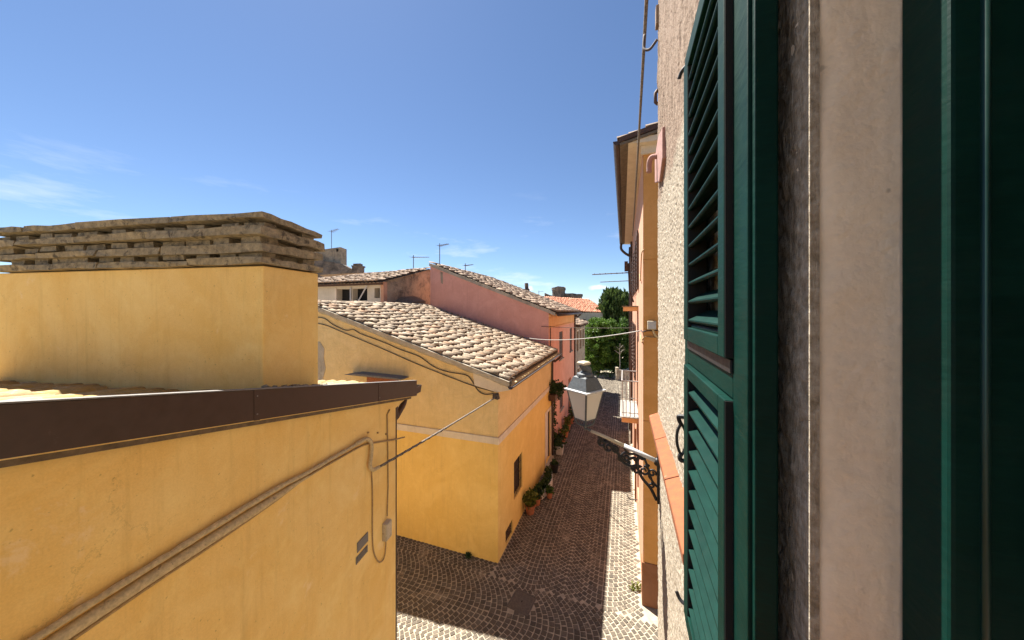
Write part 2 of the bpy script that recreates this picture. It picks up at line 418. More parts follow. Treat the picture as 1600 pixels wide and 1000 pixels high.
ORG = {}
def _mesh(name, mb, org):
    me = bpy.data.meshes.new(name)
    me.from_pydata([tuple(v - org) for v in mb.v], [], mb.f)
    return me
def _recalc(me):
    bm = bmesh.new(); bm.from_mesh(me)
    bmesh.ops.recalc_face_normals(bm, faces=bm.faces); bm.to_mesh(me); bm.free()
def tag(o, label=None, cat=None, group=None, kind=None):
    if label: o['label'] = label
    if cat: o['category'] = cat
    if group: o['group'] = group
    if kind: o['kind'] = kind
    return o
def thing(name, loc, label, cat, group=None):
    o = bpy.data.objects.new(name, None); o.empty_display_size = .1
    o.location = loc; COL.objects.link(o); ORG[o.name] = Vector(loc)
    return tag(o, label, cat, group)
def part(name, mb, mat, parent=None, smooth=False, bevel=0, label=None, kind=None, recalc=True, cat=None, group=None):
    if parent is not None:
        org = ORG[parent.name]
    else:
        xs = [v.x for v in mb.v]; ys = [v.y for v in mb.v]
        org = Vector(((min(xs) + max(xs)) / 2, (min(ys) + max(ys)) / 2, min(v.z for v in mb.v)))
    me = _mesh(name, mb, org)
    if recalc: _recalc(me)
    me.materials.append(MATS[mat])
    if smooth:
        for p_ in me.polygons: p_.use_smooth = True
    o = bpy.data.objects.new(name, me); COL.objects.link(o)
    if parent is not None:
        o.parent = parent; ORG[o.name] = org
    else:
        o.location = org; ORG[o.name] = org
    if bevel:
        md = o.modifiers.new('bevel', 'BEVEL'); md.width = bevel; md.segments = 2; md.limit_method = 'ANGLE'
    return tag(o, label, cat, group, kind)
def inst(name, me, M, parent):
    """a copy that shares mesh data, placed by a world matrix"""
    o = bpy.data.objects.new(name, me); COL.objects.link(o)
    o.parent = parent
    o.matrix_local = Matrix.Translation(-ORG[parent.name]) @ M
    return o
def sag(a, b, d, n=14):
    a, b = Vector(a), Vector(b)
    return [a.lerp(b, i / n) - Vector((0, 0, d * 4 * (i / n) * (1 - i / n))) for i in range(n + 1)]
def smooth_path(pts, n=6):
    """Catmull-Rom through points"""
    P = [Vector(p) for p in pts]; P = [P[0] * 2 - P[1]] + P + [P[-1] * 2 - P[-2]]; out = []
    for i in range(1, len(P) - 2):
        for k in range(n):
            t = k / n; a, b, c, d = P[i - 1], P[i], P[i + 1], P[i + 2]
            out.append(.5 * ((2 * b) + (c - a) * t + (2 * a - 5 * b + 4 * c - d) * t * t + (3 * b - a - 3 * c + d) * t ** 3))
    return out + [P[-2]]

# ------------------------------------------------------------------ tiled roofs
def coppo(L, w0, w1, th=.014, seg=5, cap=False):
    vs_ = []; fs = []
    for (x, w) in ((0, w0), (L, w1)):
        for rr in (w, w - th):
            for k in range(seg + 1):
                a = math.pi * k / seg
                vs_.append((x, -rr * math.cos(a), rr * .66 * math.sin(a)))
    n = seg + 1
    for k in range(seg):
        fs.append((k, k + 1, 2 * n + k + 1, 2 * n + k))
        fs.append((n + k + 1, n + k, 3 * n + k, 3 * n + k + 1))
        fs.append((k + 1, k, n + k, n + k + 1))
        fs.append((2 * n + k, 2 * n + k + 1, 3 * n + k + 1, 3 * n + k))
    if cap: fs.append(tuple(3 * n + k for k in range(n)))
    return vs_, fs
def tile_roof(parent, O, across, down, width, length, mat, nparts=0, pitch=.205, expo=.345, seed=1, deck_mat='under_tile', deck_drop=.03, eave_cap=True, clip=None, inset=0.0, wild=1.0):
    """O upper corner; across and down unit vectors lying in the roof plane"""
    r = random.Random(seed)
    nrm = down.cross(across)
    if nrm.z < 0: nrm = -nrm
    L = expo * 1.28
    base = coppo(L, pitch * .37, pitch * .47, th=.018); capd = coppo(L, pitch * .37, pitch * .47, th=.018, cap=True)
    me = {}
    for key, (a, b_) in (('n', base), ('c', capd)):
        m_ = bpy.data.meshes.new('roof_tile'); m_.from_pydata(a, [], b_); m_.materials.append(MATS[mat])
        for p_ in m_.polygons: p_.use_smooth = len(p_.vertices) == 4
        me[key] = m_
    rest = MB(); todo = []
    cols = int(width / pitch); rows = int(math.ceil(length / expo))
    for i in range(cols):
        coff = r.uniform(-.09, .09) * wild
        for j in range(rows):
            x = (i + .5) * pitch + r.uniform(-.018, .018)
            y = length - (rows - j) * expo - .02 + (coff if j < rows - 1 else expo - L + r.uniform(-.012, .012))
            if j < rows - 1: y += r.uniform(-.035, .035) * wild
            if y < -.15: continue
            if clip and y < clip(x): continue
            ang = r.gauss(0, .05) * wild; tilt = R(3.2) + r.uniform(-.03, .03)
            dn = (down * math.cos(ang) + across * math.sin(ang)).normalized()
            ac = nrm.cross(dn).normalized()
            dn2 = (dn * math.cos(tilt) + nrm * math.sin(tilt)).normalized(); n2 = dn2.cross(ac).normalized()
            if n2.dot(nrm) < 0: n2 = -n2
            pos = O + across * x + down * y + nrm * (.022 + r.uniform(0, .014))
            k = r.uniform(.86, 1.14)
            M = Matrix((( dn2.x, ac.x * k, n2.x * k, pos.x), (dn2.y, ac.y * k, n2.y * k, pos.y), (dn2.z, ac.z * k, n2.z * k, pos.z), (0, 0, 0, 1)))
            todo.append(((pos - Vector((0, 0, EYE))).length, M, 'c' if (eave_cap and j == rows - 1) else 'n'))
    todo.sort(key=lambda q: q[0])
    for d, M, key in todo[:nparts]: inst('roof_tile', me[key], M, parent)
    for d, M, key in todo[nparts:]:
        a, b_ = capd if key == 'c' else base
        rest.add([M @ Vector(q) for q in a], b_)
    if rest.v:
        part('roof_tiles', rest, mat, parent, smooth=True, kind='stuff', recalc=False)
    # channels between the tile rows
    dk = MB(); seg = cols * 4
    up = []; lo = []
    for i in range(seg + 1):
        x = inset + (width - inset) * i / seg
        h = -.018 * (1 - math.cos(2 * math.pi * x / pitch)) * -1 - .02 - deck_drop
        for lst, yy in ((up, max(0, clip(x)) if clip else 0), (lo, length - .04)):
            lst.append(O + across * x + down * yy + nrm * h)
    n = seg + 1
    dk.add(up + lo, [(i, i + 1, n + i + 1, n + i) for i in range(seg)])
    if not clip: dk.prism([up[0] - nrm * .03, up[-1] - nrm * .03, lo[-1] - nrm * .03, lo[0] - nrm * .03], -nrm * .05)
    part('roof_deck', dk, deck_mat, parent, recalc=False)

# ------------------------------------------------------------------ foliage
def leaves(mb, centre, rad, n, size, r, up=0.0, shell=.35):
    c = Vector(centre)
    for _ in range(n):
        d = Vector((r.gauss(0, 1), r.gauss(0, 1), r.gauss(0, 1))).normalized() * (r.uniform(shell, 1) ** .6)
        p = c + Vector((d.x * rad[0], d.y * rad[1], d.z * rad[2]))
        u = Vector((r.gauss(0, 1), r.gauss(0, 1), r.gauss(0, 1) + up * 3)).normalized()
        v = u.cross(Vector((r.gauss(0, 1), r.gauss(0, 1), r.gauss(0, 1)))).normalized()
        s_ = size * r.uniform(.6, 1.3); w_ = s_ * (.18 if up else .42)
        mb.add([p, p + u * s_ * .5 + v * w_, p + u * s_, p + u * s_ * .5 - v * w_], [(0, 1, 2, 3)])
def clumpy(centre, rad, nclump, per, lsize, seed, csize=.28, up=0.0):
    r = random.Random(seed); mb = MB(); c = Vector(centre)
    for _ in range(nclump):
        d = Vector((r.gauss(0, 1), r.gauss(0, 1), r.gauss(0, 1))).normalized() * (r.uniform(.15, 1) ** .45)
        p = c + Vector((d.x * rad[0], d.y * rad[1], d.z * rad[2]))
        k = csize * r.uniform(.6, 1.4) * (rad[0] + rad[2]) / 2
        leaves(mb, p, (k, k, k * (1.5 if up else .8)), per, lsize, r, up=up)
    return mb
def plant(name, base, label, group, pot, foliage, seed, pot_mat='pot_clay', pr=.14, ph=.24, fr=.22, fh=.25, leaf='leaf_mid', flowers=None, cat='potted plant'):
    t = thing(name, base, label, cat, group)
    r = random.Random(seed)
    if pot == 'round':
        mb = MB().lathe(base, [(pr * .68, 0), (pr * .72, .01), (pr * .95, ph * .85), (pr * 1.08, ph * .86), (pr * 1.08, ph), (pr * .92, ph), (pr * .9, ph * .9)], 14)
        part('pot', mb, pot_mat, t, smooth=False)
    elif pot == 'square':
        b = Vector(base); mb = MB()
        mb.lathe(base, [(pr * 1.1, 0), (pr * 1.3, ph * .9), (pr * 1.4, ph * .9), (pr * 1.4, ph), (pr * 1.15, ph), (pr * 1.1, ph * .88)], 4, rot=math.atan2(SX, SY) * -1 + math.pi / 4)
        part('pot', mb, pot_mat, t)
    c = Vector(base) + Vector((0, 0, ph + fh * .55))
    mb = MB()
    for k in range(7):
        e = c + Vector((r.uniform(-fr, fr) * .7, r.uniform(-fr, fr) * .7, r.uniform(0, fh)))
        mb.tube([Vector(base) + Vector((0, 0, ph * .85)), e], .006, 4)
    part('stem', mb, 'bark', t)
    mb = clumpy(c, (fr, fr, fh), 26, foliage // 26, .075, seed + 1, csize=.34)
    part('foliage', mb, leaf, t, recalc=False)
    if flowers:
        mb = MB(); leaves(mb, c + Vector((0, 0, .05)), (fr, fr, fh), 40, .045, r, shell=.8)
        part('flower', mb, flowers, t, recalc=False, kind='stuff')
    return t

# ================================================================== THE GROUND
g = MB(); g.add([(-900, -600, -.08), (900, -600, -.08), (900, 1500, -.08), (-900, 1500, -.08)], [(0, 1, 2, 3)])
part('ground', g, 'ground_earth', kind='structure')
st = MB()
nS, nT = 60, 30
for i in range(nS + 1):
    for j in range(nT + 1):
        s_, t_ = -6 + 45 * i / nS, -13 + 20 * j / nT
        st.v.append(W(s_, t_, -.003 + .002 * noise.noise(Vector((s_ * .7, t_ * .7, 0)))))
st.f = [(i * (nT + 1) + j, (i + 1) * (nT + 1) + j, (i + 1) * (nT + 1) + j + 1, i * (nT + 1) + j + 1) for i in range(nS) for j in range(nT)]
street = part('street', st, 'joint_sand', kind='structure', smooth=True)
# sampietrini laid in arcs
MAN = (6.60, -2.08)
def stone(mb, s_, t_, ang, a, b_, r):
    ca, sa = math.cos(ang), math.sin(ang); z = .004 + r.uniform(-.005, .005)
    top = []; bot = []
    for (u, v) in ((-1, -1), (1, -1), (1, 1), (-1, 1)):
        uu = u * a * r.uniform(.88, 1.05); vv = v * b_ * r.uniform(.88, 1.05)
        for lst, k, zz in ((top, .90, z + r.uniform(-.0015, .0015)), (bot, 1.0, -.018)):
            lst.append(W(s_ + (uu * ca - vv * sa) * k, t_ + (uu * sa + vv * ca) * k, zz))
    mid = [top[i].lerp(bot[i], .30) + (bot[i] - top[i]) * Vector((1, 1, 0)).length * 0 for i in range(4)]
    for i in range(4): mid[i].x = bot[i].x; mid[i].y = bot[i].y
    mb.add(top + mid + bot, [(0, 1, 2, 3)] + [(i, i + 4, (i + 1) % 4 + 4, (i + 1) % 4) for i in range(4)] + [(i + 4, i + 8, (i + 1) % 4 + 8, (i + 1) % 4 + 4) for i in range(4)])
rc = random.Random(3)
PT = .112
spots = []
def arc(hw, sagv):
    # stones set at equal steps along a parabolic arc; returns (x, depth, slope)
    m_ = 400; xs = [-hw + 2 * hw * k / m_ for k in range(m_ + 1)]; L_ = [0.0]
    fz = lambda x: sagv * (1 - (x / hw) ** 2)
    for k in range(m_): L_.append(L_[-1] + math.hypot(xs[k + 1] - xs[k], fz(xs[k + 1]) - fz(xs[k])))
    cnt = int(round(L_[-1] / PT)); out = []; k = 0
    for i in range(cnt):
        tgt = L_[-1] * (i + .5) / cnt
        while L_[k + 1] < tgt: k += 1
        out.append((xs[k], fz(xs[k]), -2 * sagv * xs[k] / hw / hw))
    return out, L_[-1] / cnt
RP = PT * 1.12
HWA, HWB = .83, .84
arcA, tanA = arc(HWA, .52); arcB, tanB = arc(HWB, .50)
for strip in range(0, 2):                        # along the street, bulging downhill
    c0 = -1.28 + (strip - .5) * 2 * HWA
    for k in range(-6, int((31 - 6.6) / RP)):
        for (x, d, sl) in arcA:
            s_ = 7.55 + k * RP - d + rc.uniform(-.005, .005); t_ = c0 + x + rc.uniform(-.005, .005)
            if not (-2.95 < t_ < .37) or s_ < 7.03: continue
            spots.append((s_, t_, math.atan(sl), 0, RP / math.sqrt(1 + sl * sl) / 2 - .0068, tanA / 2 - .0068))
for strip in range(-2, 2):                       # across the little square
    c0 = 6.16 + strip * 2 * HWB
    for k in range(int(14 / RP)):
        for (x, d, sl) in arcB:
            t_ = -9.0 + k * RP + d + rc.uniform(-.005, .005); s_ = c0 + x + rc.uniform(-.005, .005)
            if s_ > 7.0 and t_ > -2.98: continue
            if s_ > 7.38 or s_ < 3.2: continue
            spots.append((s_, t_, math.atan(sl), 1, tanB / 2 - .0068, RP / math.sqrt(1 + sl * sl) / 2 - .0068))
keep = []
for (s_, t_, an, kind, ha, hb) in spots:
    if abs(s_ - MAN[0]) < .275 and abs(t_ - MAN[1]) < .275: continue
    if s_ > 7.35 and t_ > .34: continue
    if kind == 0:
        x = None
    P = W(s_, t_, 0)
    if s_ < 7.3 and P.y < 4.4: continue
    keep.append((s_, t_, an, kind, (P - Vector((0, 0, EYE))).length, ha, hb))
def ratio(P): return (P.x / P.y * 500 + 800, 485 + EYE / P.y * 500)
vis = []; hid = []
for q in keep:
    px, py = ratio(W(q[0], q[1], 0))
    (vis if (628 < px < 1030 and py < 1005) else hid).append(q)
vis.sort(key=lambda q: q[4])
for n_, q in enumerate(vis[:300]):
    mb = MB(); stone(mb, q[0], q[1], q[2], q[5], q[6], rc)
    part('cobblestone', mb, 'cobble', street, recalc=False)
mb = MB()
for q in vis[300:] + hid: stone(mb, q[0], q[1], q[2], q[5], q[6], rc)
part('cobblestones', mb, 'cobble', street, kind='stuff', recalc=False)
# manhole
mh = thing('manhole_cover', W(*MAN, 0), 'square cast iron manhole cover set in the cobbles', 'manhole')
fa = R(8)
def F(a, b_, z): return W(MAN[0] + a * math.cos(fa) - b_ * math.sin(fa), MAN[1] + a * math.sin(fa) + b_ * math.cos(fa), z)
mb = MB()
for (a0, a1, b0, b1) in ((-.25, .25, -.25, -.215), (-.25, .25, .215, .25), (-.25, -.215, -.215, .215), (.215, .25, -.215, .215)): mb.box(F, a0, a1, b0, b1, -.02, .012)
part('frame', mb, 'cover_iron', mh, bevel=.003)
mb = MB().box(F, -.208, .208, -.208, .208, -.02, .008)
for i in range(-4, 5):
    for j in range(-4, 5):
        if abs(i) < 2 and abs(j) < 2: continue
        mb.box(F, i * .044 - .012, i * .044 + .012, j * .044 - .012, j * .044 + .012, .0075, .0115)
part('plate', mb, 'cover_iron', mh)
part('keyhole', MB().box(F, -.02, .02, -.01, .01, .006, .0125), 'void_dark', mh)

# ================================================================== OWN HOUSE (stucco wall, window, shutter)
TW = .25; SE = 2.72
house = thing('stucco_house', W(-2, 3, 0), 'rough cream and pink stucco house whose open window has a green shutter', 'house')
rw = MB(); ns, nz = 165, 430
s0, z0, z1 = .57, 3.6, 9.2
for i in range(ns + 1):
    for j in range(nz + 1):
        s_ = s0 + (SE - s0) * i / ns; z_ = z0 + (z1 - z0) * j / nz
        st_ = noise.noise(Vector((s_ * 34 + z_ * 3.5, z_ * 5.0, 1.3)))
        gr = noise.noise(Vector((s_ * 62, z_ * 55, 4.1))) + .5 * noise.noise(Vector((s_ * 130, z_ * 120, 9.1)))
        md_ = noise.noise(Vector((s_ * 9, z_ * 6, 7.7)))
        kz = min(1, max(0, (z_ - 6.9) / .5))
        d = .003 * md_ + .0048 * gr * (1 - .5 * kz) + .010 * st_ * (.14 + .86 * kz)
        if s_ < .68: d *= (s_ - s0) / .11
        e = 0
        if i == ns: e = .010 * noise.noise(Vector((2.2, z_ * 14, 0))) + .006 * noise.noise(Vector((5, z_ * 50, 0)))
        rw.v.append(W(s_ + e, TW + d, z_))
rw.f = [(i * (nz + 1) + j, (i + 1) * (nz + 1) + j, (i + 1) * (nz + 1) + j + 1, i * (nz + 1) + j + 1) for i in range(ns) for j in range(nz)]
part('stucco_wall', rw, 'stucco', house, recalc=False)
pw = MB(); f = lambda u, d, w: W(u, TW + d, w)
pw.wall(f, -7, .57, 0, 9.2, [(-.57, .5699, 5.2, 7.12)], .011)
pw.wall(f, .57, SE, 0, 3.6); pw.wall(f, -7, SE, 9.2, 10.4)
pw.quad(W(SE - .012, TW, 0), W(SE - .012, 9, 0), W(SE - .012, 9, 10.4), W(SE - .012, TW, 10.4))
pw.quad(W(-7, TW, 0), W(-7, 9, 0), W(-7, 9, 10.4), W(-7, TW, 10.4))
pw.quad(W(-7, 9, 0), W(SE, 9, 0), W(SE, 9, 10.4), W(-7, 9, 10.4))
part('wall', pw, 'stucco', house, recalc=False)
for (s_, sg) in ((.57, 1), (-.57, -1)):
    prof_ = [(.062, .252), (.030, .2515), (.014, .254), (.005, .260), (.001, .270)] + [(0, .282 + .020 * k) for k in range(18)]
    mb = MB(); nzj = 190
    for k in range(nzj + 1):
        z_ = 5.2 + 1.92 * k / nzj
        for (a_, t_) in prof_:
            e_ = .0035 * noise.noise(Vector((t_ * 16, z_ * 9, s_ * 5))) + .0016 * noise.noise(Vector((t_ * 70, z_ * 60, 3)))
            if t_ < .275: e_ += .006 * max(0, noise.noise(Vector((8, z_ * 17, s_))) - .25)
            mb.v.append(W(s_ + sg * (a_ + e_), t_ + e_ * .6, z_))
    m_ = len(prof_)
    mb.f = [(k * m_ + q, k * m_ + q + 1, (k + 1) * m_ + q + 1, (k + 1) * m_ + q) for k in range(nzj) for q in range(m_ - 1)]
    part('window_jamb', mb, 'jamb_plaster', house, smooth=True, recalc=False)
part('window_lintel', MB().box(W, -.57, .57, TW + .012, .62, 7.12, 7.4), 'jamb_plaster', house)
part('window_sill', MB().box(W, -.66, .58, TW - .06, .62, 5.13, 5.2), 'terracotta', house, bevel=.008)
wf = MB()
for (a, b_) in ((.50, .5685), (-.5685, -.50)): wf.box(W, a, b_, .345, .41, 5.21, 7.115)
wf.box(W, -.50, .50, .345, .41, 7.05, 7.115)
part('window_frame', wf, 'shutter_green', house, bevel=.004)
cs = MB()                                         # casement leaf swung into the room
for (a, b_) in ((.415, .475), (.84, .90)): cs.box(W, .508, .548, a, b_, 5.24, 7.04)
for (a, b_) in ((5.24, 5.33), (6.10, 6.15), (6.95, 7.04)): cs.box(W, .508, .548, .475, .84, a, b_)
cas = part('window_casement', cs, 'shutter_green', house, bevel=.004)
part('pane', MB().box(W, .526, .532, .475, .84, 5.33, 6.95), 'glass_dark', cas)
for z_ in (6.02, 6.56):
    part('hinge', MB().tube([W(.497, .412, z_), W(.497, .412, z_ + .10)], .009, 10), 'iron_black', house, smooth=True)
    part('hinge_finial', MB().lathe(W(.497, .412, z_ + .10), [(.009, 0), (.011, .004), (.006, .014), (.001, .018)], 10), 'iron_black', house, smooth=True)
for t_ in (.372, .440):
    part('glazing_bead', MB().tube([W(.4995 if t_ < .4 else .5075, t_, 5.25), W(.4995 if t_ < .4 else .5075, t_, 7.0)], .004, 6), 'window_green', house, smooth=True)
rm = MB()
rm.quad(W(-3, .64, 4.2), W(2.6, .64, 4.2), W(2.6, 4.5, 4.2), W(-3, 4.5, 4.2)); rm.quad(W(-3, .64, 7.5), W(2.6, .64, 7.5), W(2.6, 4.5, 7.5), W(-3, 4.5, 7.5))
rm.quad(W(-3, 4.5, 4.2), W(2.6, 4.5, 4.2), W(2.6, 4.5, 7.5), W(-3, 4.5, 7.5)); rm.quad(W(-3, .64, 4.2), W(-3, 4.5, 4.2), W(-3, 4.5, 7.5), W(-3, .64, 7.5)); rm.quad(W(2.6, .64, 4.2), W(2.6, 4.5, 4.2), W(2.6, 4.5, 7.5), W(2.6, .64, 7.5))
part('room', rm, 'interior', house, recalc=False)
rf = MB().box(W, -7.2, SE + .2, TW - .3, 9.2, 10.4, 10.55)
part('roof', rf, 'coppi_brown', house)
# terracotta ledge in three slabs
for k in range(3):
    a0 = 1.205 + k * .505; a1 = min(a0 + .498, SE + .005)
    mb = MB()
    pts = [(TW + .01, 5.455), (.188, 5.44), (.186, 5.482), (TW + .01, 5.515)]
    mb.prism([W(a0, t_, z_) for t_, z_ in pts], W(a1, 0, 0) - W(a0, 0, 0))
    part('ledge_slab', mb, 'terracotta', house, bevel=.005)
# pink fixing block with an iron hook, high on the wall
pk = thing('wall_bracket', W(2.45, TW, 7.2), 'pink painted wall block with a stubby hook on the stucco', 'bracket')
mb = MB(); mb.prism([W(2.66, TW - .028, 7.46), W(2.66, TW - .028, 7.27), W(2.40, TW - .022, 7.18), W(2.22, TW - .022, 7.26), W(2.22, TW - .022, 7.46), W(2.42, TW - .028, 7.50)], W(0, .045, 0))
part('block', mb, 'pink_paint', pk, bevel=.006)
part('hook', MB().tube(smooth_path([W(2.50, TW - .02, 7.40), W(2.52, .195, 7.41), W(2.53, .178, 7.39), W(2.54, .174, 7.35), W(2.54, .174, 7.31)]), .019, 8), 'pink_paint', pk, smooth=True)
# small pipe bracket at the upper corner
ub = thing('pipe_clamp', W(2.7, .2, 8.2), 'iron cable clamp and ring at the upper edge of the stucco wall', 'clamp')
part('plate', MB().box(W, 2.63, 2.70, TW - .022, TW + .01, 8.46, 8.60), 'stucco', ub, bevel=.004)
part('ring', MB().tube(smooth_path([W(2.66, TW - .01, 8.36), W(2.70, .19, 8.33), W(2.74, .15, 8.38), W(2.76, .155, 8.50)]), .010, 6), 'cable_dark', ub, smooth=True)
part('stub', MB().tube([W(2.715, TW, 7.90), W(2.72, TW - .018, 7.92), W(2.72, TW - .018, 7.99), W(2.715, TW, 8.01)], .013, 6), 'dark_wood', ub, smooth=True)

# ---- the shutter
sh = thing('window_shutter', W(.9, .21, 5.28), 'open dark green louvred window shutter folded back on the stucco wall', 'shutter')
A0, A1 = .618, 1.186; TL, TB = .190, .232; Z0, Z1 = 5.28, 7.13
mb = MB()
mb.box(W, A0, .6925, TL, TB, Z0, Z1); mb.box(W, 1.125, A1, TL, TB + .012, Z0, Z1)
mb.box(W, .6925, 1.125, TL, TB, Z0, 5.36); mb.box(W, .6925, 1.125, TL, TB, 6.135, 6.205); mb.box(W, .6925, 1.125, TL, TB, 7.06, Z1)
part('leaf_frame', mb, 'shutter_green', sh, bevel=.003)
part('shade_band', MB().box(W, .694, 1.12, TL - .004, TL - .0005, 6.183, 6.2075), 'iron_black', sh)  # black band painting the shadow under the upper louvre panel
part('hinge_strip', MB().box(W, .606, .6175, .196, .226, Z0 + .01, Z1 - .01), 'shutter_green', sh, bevel=.002)
for z_ in (5.42, 6.98):
    part('hinge', MB().tube([W(.600, .226, z_), W(.600, .226, z_ + .11)], .008, 10), 'iron_black', sh, smooth=True)
slat_me = None
for (q0, q1) in ((5.362, 6.133), (6.210, 7.052)):
    mb = MB(); tf, tb = .176, .226
    mb.box(W, .6935, .736, tf, tb, q0, q1); mb.box(W, 1.060, 1.118, tf, tb, q0, q1)
    mb.box(W, .736, 1.060, tf, tb, q0, q0 + .040); mb.box(W, .736, 1.060, tf, tb, q1 - .034, q1)
    mb.box(W, .736, 1.060, tf + .010, tb, q0 + .040, q0 + .048)
    pan = part('louvre_panel', mb, 'shutter_green', sh, bevel=.0025)
    if slat_me is None:
        sm = MB(); hw_, ht_ = .0295, .0052; ca, sa = math.cos(R(29)), math.sin(R(29))
        pr = []
        for (u, v) in ((-1, -.4), (-.93, -1), (.93, -1), (1, -.4), (1, .4), (.93, 1), (-.93, 1), (-1, .4)):
            x, y = u * hw_, v * ht_
            pr.append((x * ca - y * sa, x * sa + y * ca))       # (t, z): outer edge (low t) hangs down
        sm.prism([W(-.165, a, b_) for a, b_ in pr], W(.33, 0, 0))
        slat_me = _mesh('slat', sm, Vector((0, 0, 0))); _recalc(slat_me); slat_me.materials.append(MATS['shutter_green'])
    for (a_, b_) in ((.6915, .6932), (1.0575, 1.0597)):  # black strips put shade into the colour of stile sides and bottom rail
        part('shade_strip', MB().box(W, a_, b_, tf + .0015, tb - .001, q0 + .002, q1 - .002), 'void_dark', pan)
    part('shade_strip', MB().box(W, .738, 1.058, tf + .012, tb - .001, q0 + .0482, q0 + .0495), 'void_dark', pan)
    nsl = int((q1 - q0 - .08) / .0535)
    for k in range(nsl):
        zc = q0 + .045 + (k + .5) * (q1 - q0 - .08) / nsl
        inst('slat', slat_me, Matrix.Translation(W(.898, .2055, zc)) @ Matrix.Rotation(rnd.uniform(-.004, .004), 4, 'Z'), pan)
# ironmongery
mb = MB()
lp = [(0, .055), (-.011, .030), (-.014, .0), (-.010, -.030), (0, -.050), (.010, -.030), (.014, 0), (.011, .030), (0, .055)]
mb.tube(smooth_path([W(1.206, .183 + a_, 5.865 + b_) for a_, b_ in lp], 4), .0048, 6)
mb.tube(smooth_path([W(1.206, .183, 5.915), W(1.206, .176, 5.930), W(1.204, .176, 5.942), W(1.196, .196, 5.945)], 5), .0075, 6)
mb.tube(smooth_path([W(1.206, .183, 5.818), W(1.205, .178, 5.806), W(1.203, .182, 5.796), W(1.196, .198, 5.80)], 5), .0075, 6)
mb.box(W, 1.187, 1.198, .194, .226, 5.78, 6.06)
part('latch', mb, 'iron_black', sh, smooth=False)
mb = MB().tube(smooth_path([W(1.16, .205, 7.10), W(1.195, .196, 7.112), W(1.215, .184, 7.108), W(1.222, .178, 7.092)], 6), .0065, 6)
mb.tube(smooth_path([W(1.17, .205, 7.06), W(1.205, .20, 7.066), W(1.212, .197, 7.05)], 5), .006, 6)
part('top_hook', mb, 'iron_black', sh, smooth=True)
mb = MB().tube(smooth_path([W(1.188, .21, 5.330), W(1.20, .196, 5.318), W(1.212, .180, 5.320), W(1.220, .170, 5.338)], 6), .006, 6)
mb.box(W, 1.187, 1.193, .196, .226, 5.29, 5.42)
part('bottom_hook', mb, 'iron_black', sh, smooth=False)

# ================================================================== STREET LANTERN
LA = W(2.62, TW, 0)
ln = thing('street_lantern', W(2.62, TW, 4.9), 'grey street lantern with frosted panes on a scrolled iron wall arm', 'lantern')
def B(x, z, y=0): return W(2.62 + y, TW - x, z)    # x out from the wall
xl = .545
part('wall_plate', MB().box(lambda a, b_, c_: B(b_, c_, a), -.022, .022, -.005, .016, 4.86, 5.28), 'iron_black', ln, bevel=.004)
part('arm_tube', MB().tube([B(.0, 5.165), B(.25, 5.255)], .0165, 10), 'paint_white_metal', ln, smooth=True)
part('arm_tip', MB().tube([B(.245, 5.253), B(.40, 5.308), B(.50, 5.338)], [.0150, .0135, .0115], 8), 'box_grey', ln, smooth=True)
part('arm_ball', MB().lathe(B(.012, 5.165), [(.012, -.03), (.026, -.015), (.026, .015), (.012, .03)], 10), 'iron_black', ln, smooth=True)
def scroll(cx, cz, r0, r1, a0, a1, n=22):
    return [B(cx + (r0 + (r1 - r0) * k / n) * math.cos(a0 + (a1 - a0) * k / n), cz + (r0 + (r1 - r0) * k / n) * math.sin(a0 + (a1 - a0) * k / n)) for k in range(n + 1)]
mb = MB()
mb.tube(smooth_path([B(.44, 5.305), B(.40, 5.262), B(.36, 5.265), B(.30, 5.20), B(.26, 5.13), B(.20, 5.105), B(.15, 5.13), B(.17, 5.17), B(.21, 5.16)], 6), 0.0108, 6)
mb.tube(scroll(.415, 5.255, .030, .008, R(60), R(-420)), 0.0088, 6)
mb.tube(scroll(.365, 5.225, .034, .008, R(20), R(-460)), 0.0088, 6)
mb.tube(smooth_path([B(.14, 5.20), B(.155, 5.12), B(.12, 5.03), B(.06, 4.96), B(.02, 4.88)], 6), 0.0121, 6)
mb.tube(smooth_path([B(.14, 5.20), B(.10, 5.17), B(.07, 5.08), B(.05, 5.02), B(.015, 4.98)], 6), 0.0095, 6)
mb.tube(scroll(.105, 5.085, .036, .010, R(90), R(560)), 0.0081, 6)
mb.tube(scroll(.050, 5.075, .030, .008, R(200), R(-260)), 0.0081, 6)
mb.tube(scroll(.055, 4.985, .022, .006, R(90), R(540)), 0.0068, 6)
mb.tube(scroll(.235, 5.165, .040, .010, R(120), R(-330)), 0.0088, 6)
mb.tube(scroll(.165, 5.075, .026, .007, R(0), R(440)), 0.0081, 6)
mb.tube(scroll(.315, 5.215, .032, .008, R(30), R(500)), .0085, 6)
mb.tube(scroll(.270, 5.150, .030, .008, R(200), R(-280)), .008, 6)
mb.tube(smooth_path([B(.25, 5.245), B(.22, 5.20), B(.165, 5.20), B(.12, 5.17), B(.09, 5.19)], 6), .009, 6)
part('scroll_ironwork', mb, 'iron_black', ln, smooth=True)
rl = random.Random(5)
for k, (x, z) in enumerate(((.165, 5.15), (.19, 5.085), (.215, 5.12), (.085, 5.12), (.065, 5.045), (.395, 5.27), (.345, 5.245), (.14, 5.105))):
    mb = MB(); a = rl.uniform(0, 6.28); u = Vector((math.cos(a), math.sin(a)))
    pts = []
    for (d, w_) in ((-.024, 0), (-.01, .014), (.008, .012), (.026, 0), (.008, -.012), (-.01, -.014)):
        pts.append(B(x + u.x * d - u.y * w_, z + u.y * d + u.x * w_, .010 + .004 * math.cos(d * 90)))
    mb.prism(pts, W(.006, 0, 0))
    part('iron_leaf', mb, 'iron_black', ln)
LC = B(xl, 0)                                     # lantern axis
